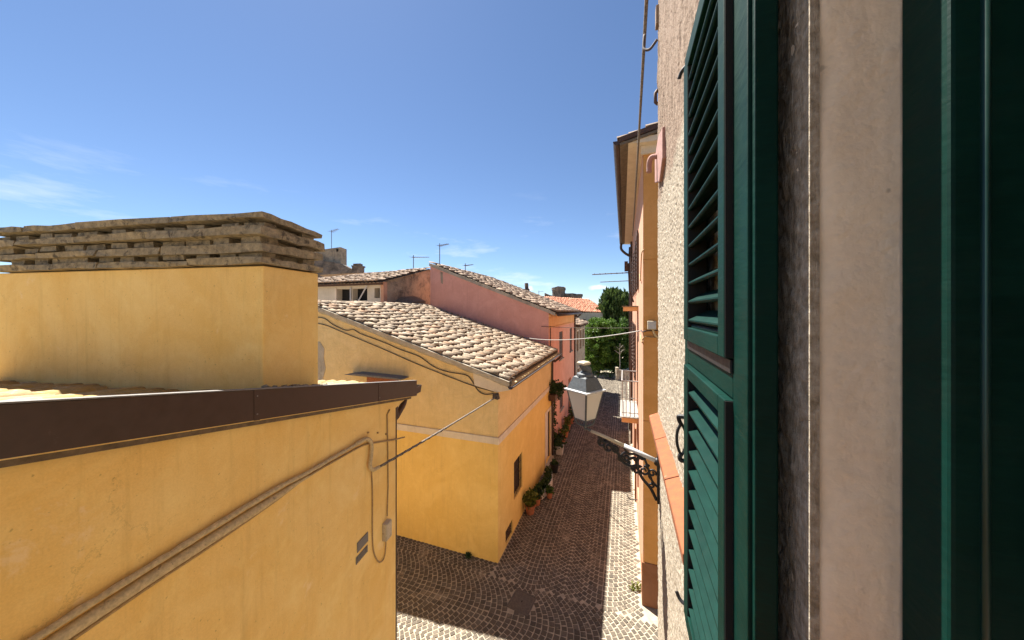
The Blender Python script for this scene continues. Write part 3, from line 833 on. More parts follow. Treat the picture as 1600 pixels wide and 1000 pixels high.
rot = math.atan2(-LC.x, LC.y) * 1.0 + math.atan2(-LC.y, -LC.x) * 0
face = math.atan2(-LC.y, -LC.x) + R(4)            # one edge of the lantern looks back at the window
def ring4(r, z, off=0): return [Vector((LC.x + r * math.cos(face + off + k * math.pi / 2), LC.y + r * math.sin(face + off + k * math.pi / 2), z)) for k in range(4)]
zb, zt = 5.435, 5.655
lo_, hi_ = ring4(.080, zb), ring4(.137, zt)
for k in range(4):
    a, b_, c_, d_ = lo_[k], lo_[(k + 1) % 4], hi_[(k + 1) % 4], hi_[k]
    cen = (a + b_ + c_ + d_) / 4
    mb = MB(); q = [p_.lerp(cen, .03) for p_ in (a, b_, c_, d_)]
    nn = (q[1] - q[0]).cross(q[3] - q[0]).normalized()
    mb.prism(q, nn * .004)
    part('pane', mb, 'frosted', ln)
    part('glazing_bar', MB().tube([lo_[k], hi_[k]], .0075, 4), 'hood_grey', ln)
mb = MB()
for k in range(4):
    mb.tube([lo_[k], lo_[(k + 1) % 4]], .008, 4)
mb.add(ring4(.078, zb - .004) + ring4(.078, zb - .009), [(0, 1, 2, 3), (7, 6, 5, 4)] + [(i, (i + 1) % 4, (i + 1) % 4 + 4, i + 4) for i in range(4)])
part('base_ring', mb, 'hood_grey', ln)
mb = MB()
r1, r2, r3, r4_ = ring4(.164, 5.655), ring4(.168, 5.670), ring4(.137, 5.674), ring4(.137, 5.655)
mb.add(r1 + r2 + r3 + r4_, [(i + 4 * j, (i + 1) % 4 + 4 * j, (i + 1) % 4 + 4 * ((j + 1) % 4), i + 4 * ((j + 1) % 4)) for j in range(4) for i in range(4)])
part('rim', mb, 'paint_white_metal', ln, bevel=.003)
mb = MB()
rr_ = [ring4(.144, 5.672), ring4(.130, 5.70), ring4(.100, 5.755), ring4(.094, 5.768), ring4(.055, 5.782)]
mb.add([q for rg in rr_ for q in rg], [(i + 4 * j, (i + 1) % 4 + 4 * j, (i + 1) % 4 + 4 * (j + 1), i + 4 * (j + 1)) for j in range(4) for i in range(4)] + [(16, 17, 18, 19), (3, 2, 1, 0)])
part('hood', mb, 'hood_grey', ln, bevel=.004)
def L(x, y, z_): return Vector((LC.x + x, LC.y + y, z_))
part('chimney', MB().lathe((LC.x, LC.y, 0), [(.068, 5.776), (.064, 5.794), (.040, 5.804), (.034, 5.81)], 12), 'hood_grey', ln)
part('flue', MB().tube(smooth_path([L(.022, 0, 5.795), L(.020, 0, 5.82), L(.004, 0, 5.835), L(-.010, 0, 5.855), L(-.010, 0, 5.868)], 5), [.034] * 16 + [.036] * 5, 12), 'hood_grey', ln, smooth=True)
part('flue_cap', MB().lathe(L(-.010, 0, 0), [(.046, 5.864), (.056, 5.868), (.056, 5.882), (.040, 5.892)], 4, rot=face), 'box_grey', ln, bevel=.003)
mb = MB()
for k in range(4):
    p0 = ring4(.073, zb - .006)[k]; p1 = ring4(.060, zb - .045)[k]; p2 = ring4(.012, zb - .062)[k]
    mb.tube(smooth_path([p0, p1, p2], 4), .0075, 6)
mb.lathe((LC.x, LC.y, 0), [(.007, zb - .010), (.012, zb - .055), (.018, zb - .066), (.010, zb - .08), (.009, 5.352), (.011, 5.345), (.004, 5.338)], 10)
mb.tube([B(.485, 5.334), B(xl, 5.356)], .0095, 8)
part('stem', mb, 'hood_grey', ln, smooth=True)

# ================================================================== NEAR YELLOW BUILDING
nb = thing('yellow_building', N(-3, -2.5, 0), 'bright yellow plastered building with brown verge board and wide slab topped chimney', 'building')
def zv(a): return 5.11 + .19 * (.44 - a)          # top of the verge board
AR = -5.0
def zro(a): return zv(a) - .30 if a > AR else zv(AR) - .30 - .19 * (AR - a)
mb = MB()
mb.add([N(0, 0, 0), N(-10, 0, 0), N(-10, 0, zro(-10)), N(AR, 0, zro(AR)), N(0, 0, zro(0) + .03)], [(0, 1, 2, 3, 4)])
mb.quad(N(0, 0, 0), N(0, -6, 0), N(0, -6, zro(0)), N(0, 0, zro(0) + .03))
mb.quad(N(-10, 0, 0), N(-10, -6, 0), N(-10, -6, zro(-10)), N(-10, 0, zro(-10)))
mb.add([N(0, -6, 0), N(-10, -6, 0), N(-10, -6, zro(-10)), N(AR, -6, zro(AR)), N(0, -6, zro(0))], [(0, 1, 2, 3, 4)])
part('wall', mb, 'near_yellow', nb)
mb = MB(); o_ = .12                               # soffit board and eave return
mb.prism([N(.42, .0, zv(.42) - .26), N(AR, .0, zv(AR) - .26), N(AR, .0, zv(AR) - .23), N(.42, .0, zv(.42) - .23)], N(0, .117, 0) - N(0, 0, 0))
part('soffit', mb, 'near_yellow', nb)
mb = MB(); mb.prism([N(.42, 0, zv(.42) - .262), N(0, 0, zv(0) - .42), N(0, 0, zv(0) - .262)], N(0, -6, 0) - N(0, 0, 0))
part('eave_soffit', mb, 'near_yellow', nb)
mb = MB(); mb.prism([N(.44, o_, zv(.44) - .25), N(AR, o_, zv(AR) - .25), N(AR, o_, zv(AR)), N(.44, o_, zv(.44))], N(0, .018, 0) - N(0, 0, 0))
part('verge_board', mb, 'brown_metal', nb, bevel=.003)
mb = MB(); mb.prism([N(.445, o_ - .05, zv(.445) + .002), N(AR, o_ - .05, zv(AR) + .002), N(AR, o_ - .05, zv(AR) + .010), N(.445, o_ - .05, zv(.445) + .010)], N(0, .075, 0) - N(0, 0, 0))
for a_ in (-.62, -2.35, -4.1):
    part('verge_seam', MB().prism([N(a_, o_ + .0185, zv(a_) - .252), N(a_ - .05, o_ + .0185, zv(a_ - .05) - .252), N(a_ - .05, o_ + .0185, zv(a_ - .05) + .001), N(a_, o_ + .0185, zv(a_) + .001)], N(0, .0035, 0) - N(0, 0, 0)), 'brown_metal', nb)
    for z_ in (-.05, -.20):
        part('rivet', MB().tube([N(a_ - .025, o_ + .021, zv(a_ - .025) + z_), N(a_ - .025, o_ + .0265, zv(a_ - .025) + z_)], .007, 8), 'plate_grey', nb)
mb = MB(); mb.prism([N(.445, o_ - .05, zv(.445) + .002), N(AR, o_ - .05, zv(AR) + .002), N(AR, o_ - .05, zv(AR) + .010), N(.445, o_ - .05, zv(.445) + .010)], N(0, .075, 0) - N(0, 0, 0))
part('verge_flashing', mb, 'plate_grey', nb)
mb = MB()                                         # box gutter along the eave
for (p, q) in ((((.445, 4.99), (.455, 4.88)), None),):
    pass
gp = [(.448, 5.00), (.448, 4.905), (.475, 4.885), (.59, 4.885), (.635, 5.00), (.625, 5.00), (.583, 4.893), (.478, 4.893), (.456, 4.908), (.456, 5.00)]
mb.prism([N(a, .125, z_) for a, z_ in gp], N(0, -6.1, 0) - N(0, 0, 0))
part('gutter', mb, 'brown_metal', nb)
part('gutter_end', MB().prism([N(a, .127, z_) for a, z_ in (gp[0], gp[1], gp[2], gp[3], gp[4])], N(0, .004, 0) - N(0, 0, 0)), 'brown_metal', nb)
part('downpipe', MB().tube(smooth_path([N(.51, -.12, 4.89), N(.51, -.12, 4.82), N(.40, -.10, 4.70), N(.16, -.08, 4.58), N(.085, -.08, 4.45), N(.085, -.08, 0.05)], 6), .05, 10), 'brown_metal', nb, smooth=True)
dn = (N(1, 0, 0) - N(0, 0, 0)); dn.z = -.19; dn.normalize()
ac = (N(0, -1, 0) - N(0, 0, 0)).normalized()
tile_roof(nb, N(AR, o_ - .07, zv(AR) - .175), ac, dn, 6.0, (.44 - AR) * 1.018 + .03, 'coppi_yellow', nparts=150, seed=11, wild=.6)
mb = MB(); mb.quad(N(AR, o_, zv(AR) - .05), N(AR, -6, zv(AR) - .05), N(-10, -6, zro(-10)), N(-10, o_, zro(-10)))
part('rear_roof', mb, 'coppi_brown', nb, recalc=False)
# chimney block
CA0, CA1, CB0, CB1 = -2.06, -1.39, -3.75, -.15
ch = part('chimney', MB().box(N, CA0, CA1, CB0, CB1, 5.1, 6.72), 'near_yellow', nb, bevel=.012)
rs = random.Random(21)
def slab(b0, b1, z0_, z1_, oa, ob, tilt=0):
    mb = MB(); n1, n2 = 7, 4
    a0, a1 = CA0 - oa * rs.uniform(.6, 1.2), CA1 + oa * rs.uniform(.6, 1.2)
    grid = {}
    for i in range(n1 + 1):
        for j in range(n2 + 1):
            for k in (0, 1):
                a = a0 + (a1 - a0) * i / n1; b_ = b0 + (b1 - b0) * j / n2
                edge = i in (0, n1) or j in (0, n2)
                zz_ = (z1_ if k else z0_) + rs.uniform(-.009, .009) + tilt * (a - (a0 + a1) / 2)
                if edge:
                    a += rs.uniform(-.014, .014); b_ += rs.uniform(-.008, .008)
                    zz_ += (-.012 if k else .010)
                grid[(i, j, k)] = len(mb.v); mb.v.append(N(a, b_, zz_))
    for i in range(n1):
        for j in range(n2):
            for k in (0, 1):
                mb.f.append((grid[(i, j, k)], grid[(i + 1, j, k)], grid[(i + 1, j + 1, k)], grid[(i, j + 1, k)]))
    per = [(i, 0) for i in range(n1)] + [(n1, j) for j in range(n2)] + [(n1 - i, n2) for i in range(n1)] + [(0, n2 - j) for j in range(n2)]
    for q in range(len(per)):
        p_, p2 = per[q], per[(q + 1) % len(per)]
        mb.f.append((grid[(*p_, 0)], grid[(*p2, 0)], grid[(*p2, 1)], grid[(*p_, 1)]))
    part('stone_slab', mb, 'slab_stone', ch)
for (z0_, z1_, oa, ob, tl) in ((6.725, 6.805, .055, .04, 0), (6.858, 6.945, .050, .045, .03), (6.992, 7.085, .060, .05, -.02), (7.130, 7.215, .035, .03, -.06)):
    b_ = CB1 + ob; 
    while b_ > CB0:
        w_ = rs.uniform(.75, 1.35)
        slab(max(b_ - w_, CB0 - .05), b_ - .012, z0_ + rs.uniform(-.008, .008), z1_ + rs.uniform(-.008, .008), oa, ob, tl); b_ -= w_
for (z0_, z1_) in ((6.803, 6.858), (6.943, 6.992), (7.083, 7.130)):
    b_ = CB1 - .03
    while b_ > CB0 + .1:
        for (a_, l_) in ((CA0 + .015, rs.uniform(.12, .2)), (CA1 - .20, .17)):
            mb = MB().box(N, a_ + rs.uniform(-.02, .02), a_ + l_, b_ - rs.uniform(.16, .30), b_, z0_ - .004, z1_ + .004, jit=.008)
            part('spacer_brick', mb, 'slab_stone', ch)
        b_ -= rs.uniform(.26, .42)
part('chimney_core', MB().box(N, CA0 + .10, CA1 - .10, CB0 + .08, CB1 - .10, 6.73, 7.14), 'slab_stone', nb)
mb = MB(); rk = random.Random(2)                  # debris and moss at the foot of the chimney
for k in range(90):
    a = rk.uniform(CA0 - .05, CA1 + .04); b_ = CB1 + rk.uniform(.01, .15)
    q = rk.uniform(.010, .022); zc = zv(a) - .035 + rk.uniform(-.01, .03)
    mb.box(lambda x, y, z_: N(a + x, b_ + y, zc + z_), -q, q, -q, q, -q * .6, q * .8, jit=q * .45)
part('roof_debris', mb, 'slab_stone', nb, kind='stuff')
# fittings on the near wall
P = on_near(566, 846)
def NW(px, py, off): return on_near(px, py, off)
a_p = (P - NC).dot(Vector((NX, NY, 0))); zP = P.z
vt = part('vent_plate', MB().box(N, a_p - .11, a_p + .11, .001, .012, zP - .07, zP + .055), 'plate_grey', nb, bevel=.002)
gv = MB()
for k in range(9): gv.box(N, a_p - .13 + k * .027, a_p - .113 + k * .027, .001, .010, zP - .205, zP - .115)
part('vent_grille', gv, 'plate_grey', nb)
jbx = thing('junction_box', on_near(600, 836), 'beige electrical junction box with looped cable on the yellow wall', 'box')
P2 = on_near(601, 827); a2 = (P2 - NC).dot(Vector((NX, NY, 0)))
part('box', MB().box(N, a2 - .07, a2 + .07, .001, .07, P2.z - .13, P2.z + .12), 'box_grey', jbx, bevel=.008)
part('lid', MB().box(N, a2 - .062, a2 + .062, .0705, .080, P2.z - .12, P2.z + .11), 'box_grey', jbx, bevel=.004)
part('loop_cable', MB().tube(smooth_path([on_near(580, 726, .02), on_near(582, 770, .012), on_near(582, 830, .012), on_near(584, 862, .014), on_near(592, 878, .016), on_near(600, 872, .018), on_near(603, 850, .02), on_near(600, 838, .03)], 8), .009, 6), 'cable_tan', jbx, smooth=True)
part('riser_conduit', MB().tube([on_near(609, 640, .010), on_near(605, 648, .012), on_near(606, 700, .012), on_near(606.5, 760, .012), on_near(605, 806, .02)], .010, 6), 'cable_tan', jbx, smooth=True)
cb = thing('wall_cable', on_near(500, 730), 'thick painted cable bundle clipped along the bright yellow wall', 'cable')
def wob(pts, k): return [Vector(p) + Vector((0, 0, rk.uniform(-k, k))) for p in pts]
top = smooth_path(wob([on_near(x, y, .03) for x, y in ((-160, 1142), (60, 994), (230, 888), (330, 826), (425, 768), (480, 738), (530, 709), (560, 692), (572, 686))], .004), 6)
part('conduit', MB().tube([p_ + Vector((0, 0, rk.uniform(-.003, .003))) for p_ in top], [.021 + rk.uniform(-.004, .004) for p_ in top], 8), 'conduit', cb, smooth=True)
part('elbow', MB().tube(smooth_path([on_near(556, 694, .035), on_near(572, 686, .04), on_near(580, 692, .04), on_near(580, 712, .04), on_near(578, 728, .045), on_near(583, 734, .06), on_near(592, 730, .08)], 6), .026, 8), 'conduit', cb, smooth=True)
part('cable', MB().tube(smooth_path([on_near(x, y, .012) for x, y in ((-160, 1190), (60, 1036), (230, 918), (330, 852), (425, 786), (480, 745), (530, 716), (565, 697), (585, 692), (615, 687), (632, 683))], 6), .012, 6), 'cable_tan', cb, smooth=True)
sl_ = smooth_path([on_near(x, y, .010) for x, y in ((-160, 1168), (60, 1018), (230, 905), (330, 841), (425, 780), (465, 754), (505, 731))], 6)
part('sleeve', MB().tube(sl_, [.040] * 22 + [.040 - .0024 * k for k in range(len(sl_) - 22)], 10), 'conduit', cb, smooth=True)
for (x, y) in ((575, 676), (590, 676), (603, 678)):
    part('clip', MB().box(lambda a, b_, c_: on_near(x, y, .008) + Vector((a, b_, c_)), -.016, .016, -.012, .012, -.010, .010, jit=.004), 'cable_tan', cb)

# ================================================================== YELLOW HOUSE
HS0, HS1, HT, HR = 7.41, 13.70, -2.96, -9.3
yh = thing('yellow_house', W(10.5, -6, 0), 'ochre yellow house with lichened tile roof and white string course', 'house')
def zr(t_): return 4.55 + .295 * (-2.52 - t_)      # roof plane
SC = 2.96
low = MB(); fl = lambda u, d, w: W(u, HT - d, w); fg = lambda u, d, w: W(HS0 + d, u, w)
low.wall(fl, HS0, HS1, 0, SC, [(8.63, 9.42, .88, 1.95), (12.5, 13.42, .10, 2.12), (7.95, 8.5, .05, .43)], .16)
low.wall(fg, -15, HT, 0, SC)
part('lower_wall', low, 'yellow_low', yh)
up_ = MB(); up_.wall(fl, HS0, HS1, SC, zr(HT) - .12)
up_.add([W(HS0, HT, SC), W(HS0, -15, SC), W(HS0, -15, zr(HR) - .12 - .295 * 5.7), W(HS0, HR, zr(HR) - .12), W(HS0, HT, zr(HT) - .12)], [(0, 1, 2, 3, 4)])
up_.quad(W(HS0, -15, 0), W(HS1, -15, 0), W(HS1, -15, 4.6), W(HS0, -15, 4.6))
part('upper_wall', up_, 'yellow_high', yh)
sc_ = MB()
sc_.box(W, HS0 - .03, HS1 - .05, HT, HT + .03, SC, SC + .17); sc_.box(W, HS0 - .03, HS0, -15, HT, SC, SC + .17)
part('string_course', sc_, 'cream_band', yh, bevel=.004)
dk = (W(0, 1, 0)); dk.z = -.295; dk.normalize()
acv = W(1, 0, 0).normalized()
tile_roof(yh, W(7.24, HR, zr(HR)), acv, dk, HS1 - 7.24 - .02, (-2.66 - HR) * 1.0426 + .04, 'coppi', nparts=300, pitch=.196, expo=.335, seed=4, inset=.12, wild=1.1)
for k in range(22):
    t_ = rk.uniform(-8.6, -2.9); s_ = rk.uniform(7.4, 12.8); q = rk.uniform(.05, .085)
    part('roof_stone', MB().lathe(W(s_, t_, zr(t_) + .09), [(q * .5, 0), (q, q * .35), (q * .9, q * .8), (q * .35, q * 1.05)], 7, rot=rk.uniform(0, 3)), 'coppi', yh)
mb = MB(); mb.quad(W(7.24, HR, zr(HR) - .06), W(HS1, HR, zr(HR) - .06), W(HS1, -15.3, zr(HR) - 1.8), W(7.24, -15.3, zr(HR) - 1.8))
part('rear_roof', mb, 'coppi_brown', yh, recalc=False)
mb = MB()
for k in range(16):
    s_ = 7.3 + k * .40
    v_, f_ = coppo(.44, .105, .09)
    M = Matrix.Translation(W(s_, HR + rk.uniform(-.02, .02), zr(HR) + .02)) @ Matrix.Rotation(math.atan2(SY, SX), 4, 'Z')
    mb.add([M @ Vector(q) for q in v_], f_)
part('ridge_tiles', mb, 'coppi', yh, kind='stuff', smooth=True, recalc=False)
mb = MB(); n_ = 60; rows = []                      # crumbly mortar edge under the verge tiles
for i in range(n_ + 1):
    t_ = HR + (-2.60 - HR) * i / n_
    zt_ = zr(t_) + .012; th = .215 + .03 * noise.noise(Vector((t_ * 3, 0, 0))) + .02 * noise.noise(Vector((t_ * 11, 5, 0)))
    o2 = .012 * noise.noise(Vector((t_ * 7, 3, 1)))
    rows.append([W(7.235 + o2, t_, zt_ - .005), W(7.25 + o2, t_, zt_ - th * .6), W(7.40, t_, zt_ - th), W(7.45, t_, zt_ - th), W(7.45, t_, zt_)])
mb.v = [p_ for r_ in rows for p_ in r_]
mb.f = [(i * 5 + j, i * 5 + (j + 1) % 5, (i + 1) * 5 + (j + 1) % 5, (i + 1) * 5 + j) for i in range(n_) for j in range(5)]
part('verge_mortar', mb, 'mortar', yh)
mb = MB(); mb.prism([W(7.345, t_, z_) for t_, z_ in ((-3.62, 4.735), (-2.56, 4.43), (-2.60, 4.36), (-2.97, 4.27), (-3.58, 4.40))], W(.10, 0, 0))
part('eave_return', mb, 'cream_band', yh, bevel=.006)
mb = MB(); mb.prism([W(HS0, t_, z_) for t_, z_ in ((HT, zr(HT) - .13), (-2.60, zr(-2.60) - .10), (-2.60, zr(-2.6) - .16), (HT, 4.36))], W(HS1 - HS0 - .02, 0, 0))
part('eave_cornice', mb, 'yellow_high', yh)
gt = MB(); rg_ = []
for k in range(9): rg_.append((-2.555 + .068 * math.cos(math.pi + math.pi * k / 8), 4.475 + .068 * math.sin(math.pi + math.pi * k / 8)))
rg2 = [(-2.555 + (a + 2.555) * .92, 4.475 + (b_ - 4.475) * .92) for a, b_ in rg_]
gt.prism([W(7.20, a, b_) for a, b_ in rg_ + rg2[::-1]], W(HS1 - 7.20 - .02, 0, 0))
part('gutter', gt, 'brown_metal', yh)
gt = MB().tube([W(7.20, -2.485, 4.478), W(HS1 - .02, -2.485, 4.478)], .007, 6)
part('gutter_lip', gt, 'plate_grey', yh)
part('downpipe', MB().tube(smooth_path([W(13.58, -2.57, 4.42), W(13.58, -2.58, 4.30), W(13.58, -2.80, 4.10), W(13.58, -2.90, 3.95), W(13.58, -2.90, .05)], 5), .045, 10), 'brown_metal', yh, smooth=True)
# barred street window, door, vent
wn_ = part('window', MB().box(W, 8.63, 9.42, HT - .16, HT - .13, .88, 1.95), 'dark_wood', yh)
fr = MB()
for (a, b_, c_, d_) in ((8.635, 8.68, .885, 1.945), (9.37, 9.415, .885, 1.945), (8.68, 9.37, .885, .93), (8.68, 9.37, 1.90, 1.945), (8.68, 9.37, 1.40, 1.44)): fr.box(W, a, b_, HT - .129, HT - .095, c_, d_)
part('frame', fr, 'dark_wood', wn_)
for k in range(6):
    s_ = 8.70 + k * .126
    part('bar', MB().tube([W(s_, HT - .03, .885), W(s_, HT - .03, 1.945)], .009, 6), 'iron_black', wn_)
for z_ in (1.15, 1.42, 1.69): part('bar', MB().tube([W(8.632, HT - .03, z_), W(9.418, HT - .03, z_)], .008, 6), 'iron_black', wn_)
vn = part('vent', MB().box(W, 7.95, 8.5, HT - .16, HT - .14, .05, .43), 'void_dark', yh)
for k in range(5): part('slat', MB().box(W, 7.955, 8.495, HT - .05, HT - .03, .09 + k * .072, .115 + k * .072), 'dark_wood', vn)
dr = part('door', MB().box(W, 12.56, 13.36, HT - .13, HT - .09, .12, 2.07), 'door_white', yh, bevel=.004)
for z_ in (.32, 1.02): part('panel', MB().box(W, 12.68, 13.24, HT - .092, HT - .082, z_, z_ + .58), 'door_white', dr, bevel=.006)
part('handle', MB().tube([W(12.64, HT - .09, 1.08), W(12.64, HT - .04, 1.08), W(12.74, HT - .04, 1.08)], .01, 6), 'iron_black', dr)
df = MB(); df.box(W, 12.502, 12.56, HT - .15, HT - .05, .10, 2.118); df.box(W, 13.36, 13.418, HT - .15, HT - .05, .10, 2.118); df.box(W, 12.56, 13.36, HT - .15, HT - .05, 2.07, 2.118)
part('door_frame', df, 'dark_wood', yh)
tr_ = MB(); tr_.box(W, 12.40, 12.498, HT, HT + .025, .02, 2.22); tr_.box(W, 13.422, 13.50, HT, HT + .025, .02, 2.22); tr_.box(W, 12.498, 13.422, HT, HT + .025, 2.12, 2.22)
part('door_surround', tr_, 'cream_band', yh, bevel=.004)
part('doorstep', MB().box(W, 12.40, 13.50, HT - .1, HT + .14, 0.0, .099), 'stone_wall', yh, bevel=.01)
# gable window with a thin slab canopy
gw = part('window', MB().box(W, HS0 - .03, HS0 - .002, -7.05, -5.95, 3.75, 4.44), 'rust_wood', yh, bevel=.004)
for k in range(4): part('board', MB().box(W, HS0 - .045, HS0 - .031, -7.03 + k * .27, -6.77 + k * .27, 3.77, 4.42), 'rust_wood', gw, bevel=.004)
cp = MB()
prof = [(-7.58, 4.455), (-7.3, 4.452), (-5.62, 4.440), (-5.60, 4.462), (-5.75, 4.49), (-7.2, 4.515)]
cp.prism([W(HS0 - .34, t_, z_) for t_, z_ in prof], W(.34, 0, 0))
part('canopy', cp, 'awning_grey', yh, bevel=.008)
pp = [on_s(x, y, HS0 - .004) for x, y in ((470, 530), (500, 534), (507, 545), (506, 560), (509, 575), (505, 590), (508, 612), (470, 612))]
part('bare_masonry', MB().prism(pp, W(-.006, 0, 0)), 'mortar', yh)
# weeds at the foot
rw_ = random.Random(9)
for k, (s_, t_, q) in enumerate(((7.34, -3.75, .075),)):
    mb = MB(); leaves(mb, W(s_, t_, q * .6), (q, q, q * .7), 110, .05, rw_)
    part('weed', mb, 'leaf_dark', label=('small green weed tuft growing at the foot of the ochre gable', 'flat smaller weed tuft further along the ochre gable foot')[k], cat='weed', recalc=False)
mb = MB(); leaves(mb, W(7.75, .26, .06), (.16, .07, .08), 90, .05, rw_)
part('weed', mb, 'leaf_yellowish', label='pale weed growing in the sunlit cobbles beside the orange house', cat='weed', recalc=False)
# cables draped on the gable and the bundle across the alley
gc = thing('gable_cable', W(HS0, -6, 4.2), 'two dark cables draped along the ochre gable below the roof edge', 'cable')
def gcab(pts, r, m_): part('strand', MB().tube(smooth_path([on_s(x, y, HS0 - .02) for x, y in pts], 6), r, 6), m_, gc, smooth=True)
gcab(((480, 496), (505, 497), (520, 507), (540, 516), (552, 515), (565, 522), (600, 535), (625, 546), (655, 557), (678, 573), (700, 581), (728, 586), (738, 596), (746, 609), (757, 616), (772, 615)), .013, 'cable_dark')
gcab(((480, 505), (505, 507), (540, 521), (600, 546), (650, 568), (700, 588), (740, 603), (772, 612)), .012, 'cable_dark')
sp = thing('span_cable', on_near(592, 730, .08), 'thick grey cable bundle slung from the bright yellow wall to the ochre house corner', 'cable')
pA, pB = on_near(590, 731, .075), W(7.36, -2.98, 4.16)
main = sag(pA, pB, .015, 24)
part('bundle', MB().tube(main, .0165, 8), 'cable_grey', sp, smooth=True)
wr = MB(); hp = []
for k in range(160):
    u = k / 159; q = pA.lerp(pB, u) - Vector((0, 0, .015 * 4 * u * (1 - u)))
    a = k * .9; hp.append(q + Vector((math.cos(a) * .013, math.sin(a) * .013, math.sin(a) * .013)))
part('wrapping', MB().tube(hp[5:70], .008, 5), 'cable_dark', sp, smooth=True)
part('anchor', MB().box(W, 7.28, 7.41, -3.05, -2.92, 4.12, 4.24, jit=.02), 'cable_dark', sp, bevel=.01)

# ================================================================== PINK HOUSE
PS0, PS1, PTN = 13.72, 21.5, -3.1
ph = thing('pink_house', W(17, -6, 0), 'pink house with a tall blank gable above the ochre roof', 'house')
def zp(t_): return 6.20 + .385 * (-2.72 - t_)
mb = MB(); mb.add([W(PS0, PTN, 0), W(PS0, -9.11, 0), W(PS0, -9.11, zp(-9.11) - .10), W(PS0, PTN, zp(PTN) - .10)], [(0, 1, 2, 3)])
mb.quad(W(PS0, -9.11, 0), W(PS1, -9.11, 0), W(PS1, -9.11, zp(-9.11) - .1), W(PS0, -9.11, zp(-9.11) - .1))
mb.add([W(PS1, PTN, 0), W(PS1, -9.11, 0), W(PS1, -9.11, zp(-9.11) - .10), W(PS1, PTN, zp(PTN) - .10)], [(0, 1, 2, 3)])
part('gable_wall', mb, 'pink_gable', ph)
fp = lambda u, d, w: W(u, PTN - d, w)
mb = MB(); ops = [(16.15, 17.15, 3.80, 5.20), (19.5, 20.4, 3.80, 5.20), (16.3, 17.2, 1.15, 2.55), (14.15, 14.95, .05, 2.1), (19.0, 19.9, .1, 2.2)]
mb.wall(fp, PS0, PS1, 0, 5.52, ops, .14)
part('street_wall', mb, 'salmon', ph)
mb = MB(); mb.wall(fp, PS0, PS1, 5.52, zp(PTN) - .1)
mb.box(W, PS0 - .005, PS1, PTN, PTN + .035, 5.52, 5.56); mb.box(W, PS0 - .005, PS1, PTN, PTN + .07, 6.02, 6.12)
part('frieze', mb, 'orange_trim', ph)
part('gable_coping', MB().prism([W(PS0 - .05, -9.15, zp(-9.15) - .16), W(PS0 - .05, -2.80, zp(-2.80) - .16), W(PS0 - .05, -2.80, zp(-2.8) - .02), W(PS0 - .05, -9.15, zp(-9.15) - .02)], W(.16, 0, 0)), 'mortar', ph)
dkp = W(0, 1, 0); dkp.z = -.385; dkp.normalize()
tile_roof(ph, W(PS0 - .12, -9.15, zp(-9.15)), acv, dkp, PS1 - PS0 + .2, (-2.70 + 9.15) * 1.0715, 'coppi_brown', nparts=120, seed=6, inset=.12)
part('gutter', MB().tube([W(PS0 - .1, -2.66, 6.10), W(PS1 + .1, -2.66, 6.10)], .06, 8), 'brown_metal', ph, smooth=True)
part('downpipe', MB().tube(smooth_path([W(21.3, -2.66, 6.05), W(21.3, -2.9, 5.85), W(21.3, -3.04, 5.7), W(21.3, -3.04, .05)], 5), .05, 8), 'brown_metal', ph, smooth=True)
part('corner_pipe', MB().tube([W(13.95, -3.07, 5.6), W(13.95, -3.07, 3.2)], .02, 6), 'cable_dark', ph)
part('patch', MB().prism([on_s(x, y, PS0 - .004) for x, y in ((688, 424), (692, 426), (692, 444), (689, 442))], W(-.004, 0, 0)), 'decayed', ph)
for (a, b_, c_, d_) in ops[:3]:
    w_ = part('window', MB().box(W, a, b_, PTN - .14, PTN - .12, c_, d_), 'glass_dark', ph)
    mid = (a + b_) / 2
    for (x0, x1) in ((a + .01, mid - .005), (mid + .005, b_ - .01)):
        fr = MB().box(W, x0, x1, PTN - .07, PTN - .03, c_ + .01, d_ - .01)
        for k in range(9):
            zz_ = c_ + .08 + k * (d_ - c_ - .16) / 9
            fr.box(W, x0 + .05, x1 - .05, PTN - .032, PTN - .018, zz_, zz_ + .07)
        part('shutter', fr, 'dark_wood', w_)
    part('sill', MB().box(W, a - .08, b_ + .08, PTN, PTN + .07, c_ - .07, c_ - .004), 'stone_wall', w_)
for (a, b_, c_, d_) in ops[3:]:
    w_ = part('door', MB().box(W, a, b_, PTN - .14, PTN - .10, c_, d_), 'dark_wood', ph)
    part('panel', MB().box(W, a + .12, b_ - .12, PTN - .10, PTN - .085, c_ + .2, d_ - .2), 'dark_wood', w_)
# stairs-like string of ivy between the two houses
iv = thing('ivy', W(13.9, -2.85, .0), 'climbing ivy with a hanging box between the ochre and pink houses', 'climbing plant')
ri = random.Random(12); mb = MB()
mb.tube(smooth_path([W(13.78, -2.98, 0), W(13.74, -2.96, 1.0), W(13.80, -2.99, 2.0), W(13.72, -2.95, 2.9), W(13.6, -2.84, 3.3)], 5), .018, 6)
part('stem', mb, 'bark', iv)
mb = MB()
for k in range(30):
    z_ = .2 + k * .098
    leaves(mb, W(13.80 + ri.uniform(-.12, .22), -2.92 + ri.uniform(-.04, .05), z_), (.13, .07, .12), 26, .085, ri)
leaves(mb, W(13.35, -2.68, 3.05), (.40, .22, .30), 520, .10, ri, shell=.1); leaves(mb, W(13.7, -2.72, 2.7), (.22, .14, .30), 200, .09, ri)
part('foliage', mb, 'leaf_dark', iv, recalc=False)
part('planter_box', MB().box(W, 13.0, 13.5, -2.93, -2.66, 2.55, 2.80), 'dark_wood', iv, bevel=.01)

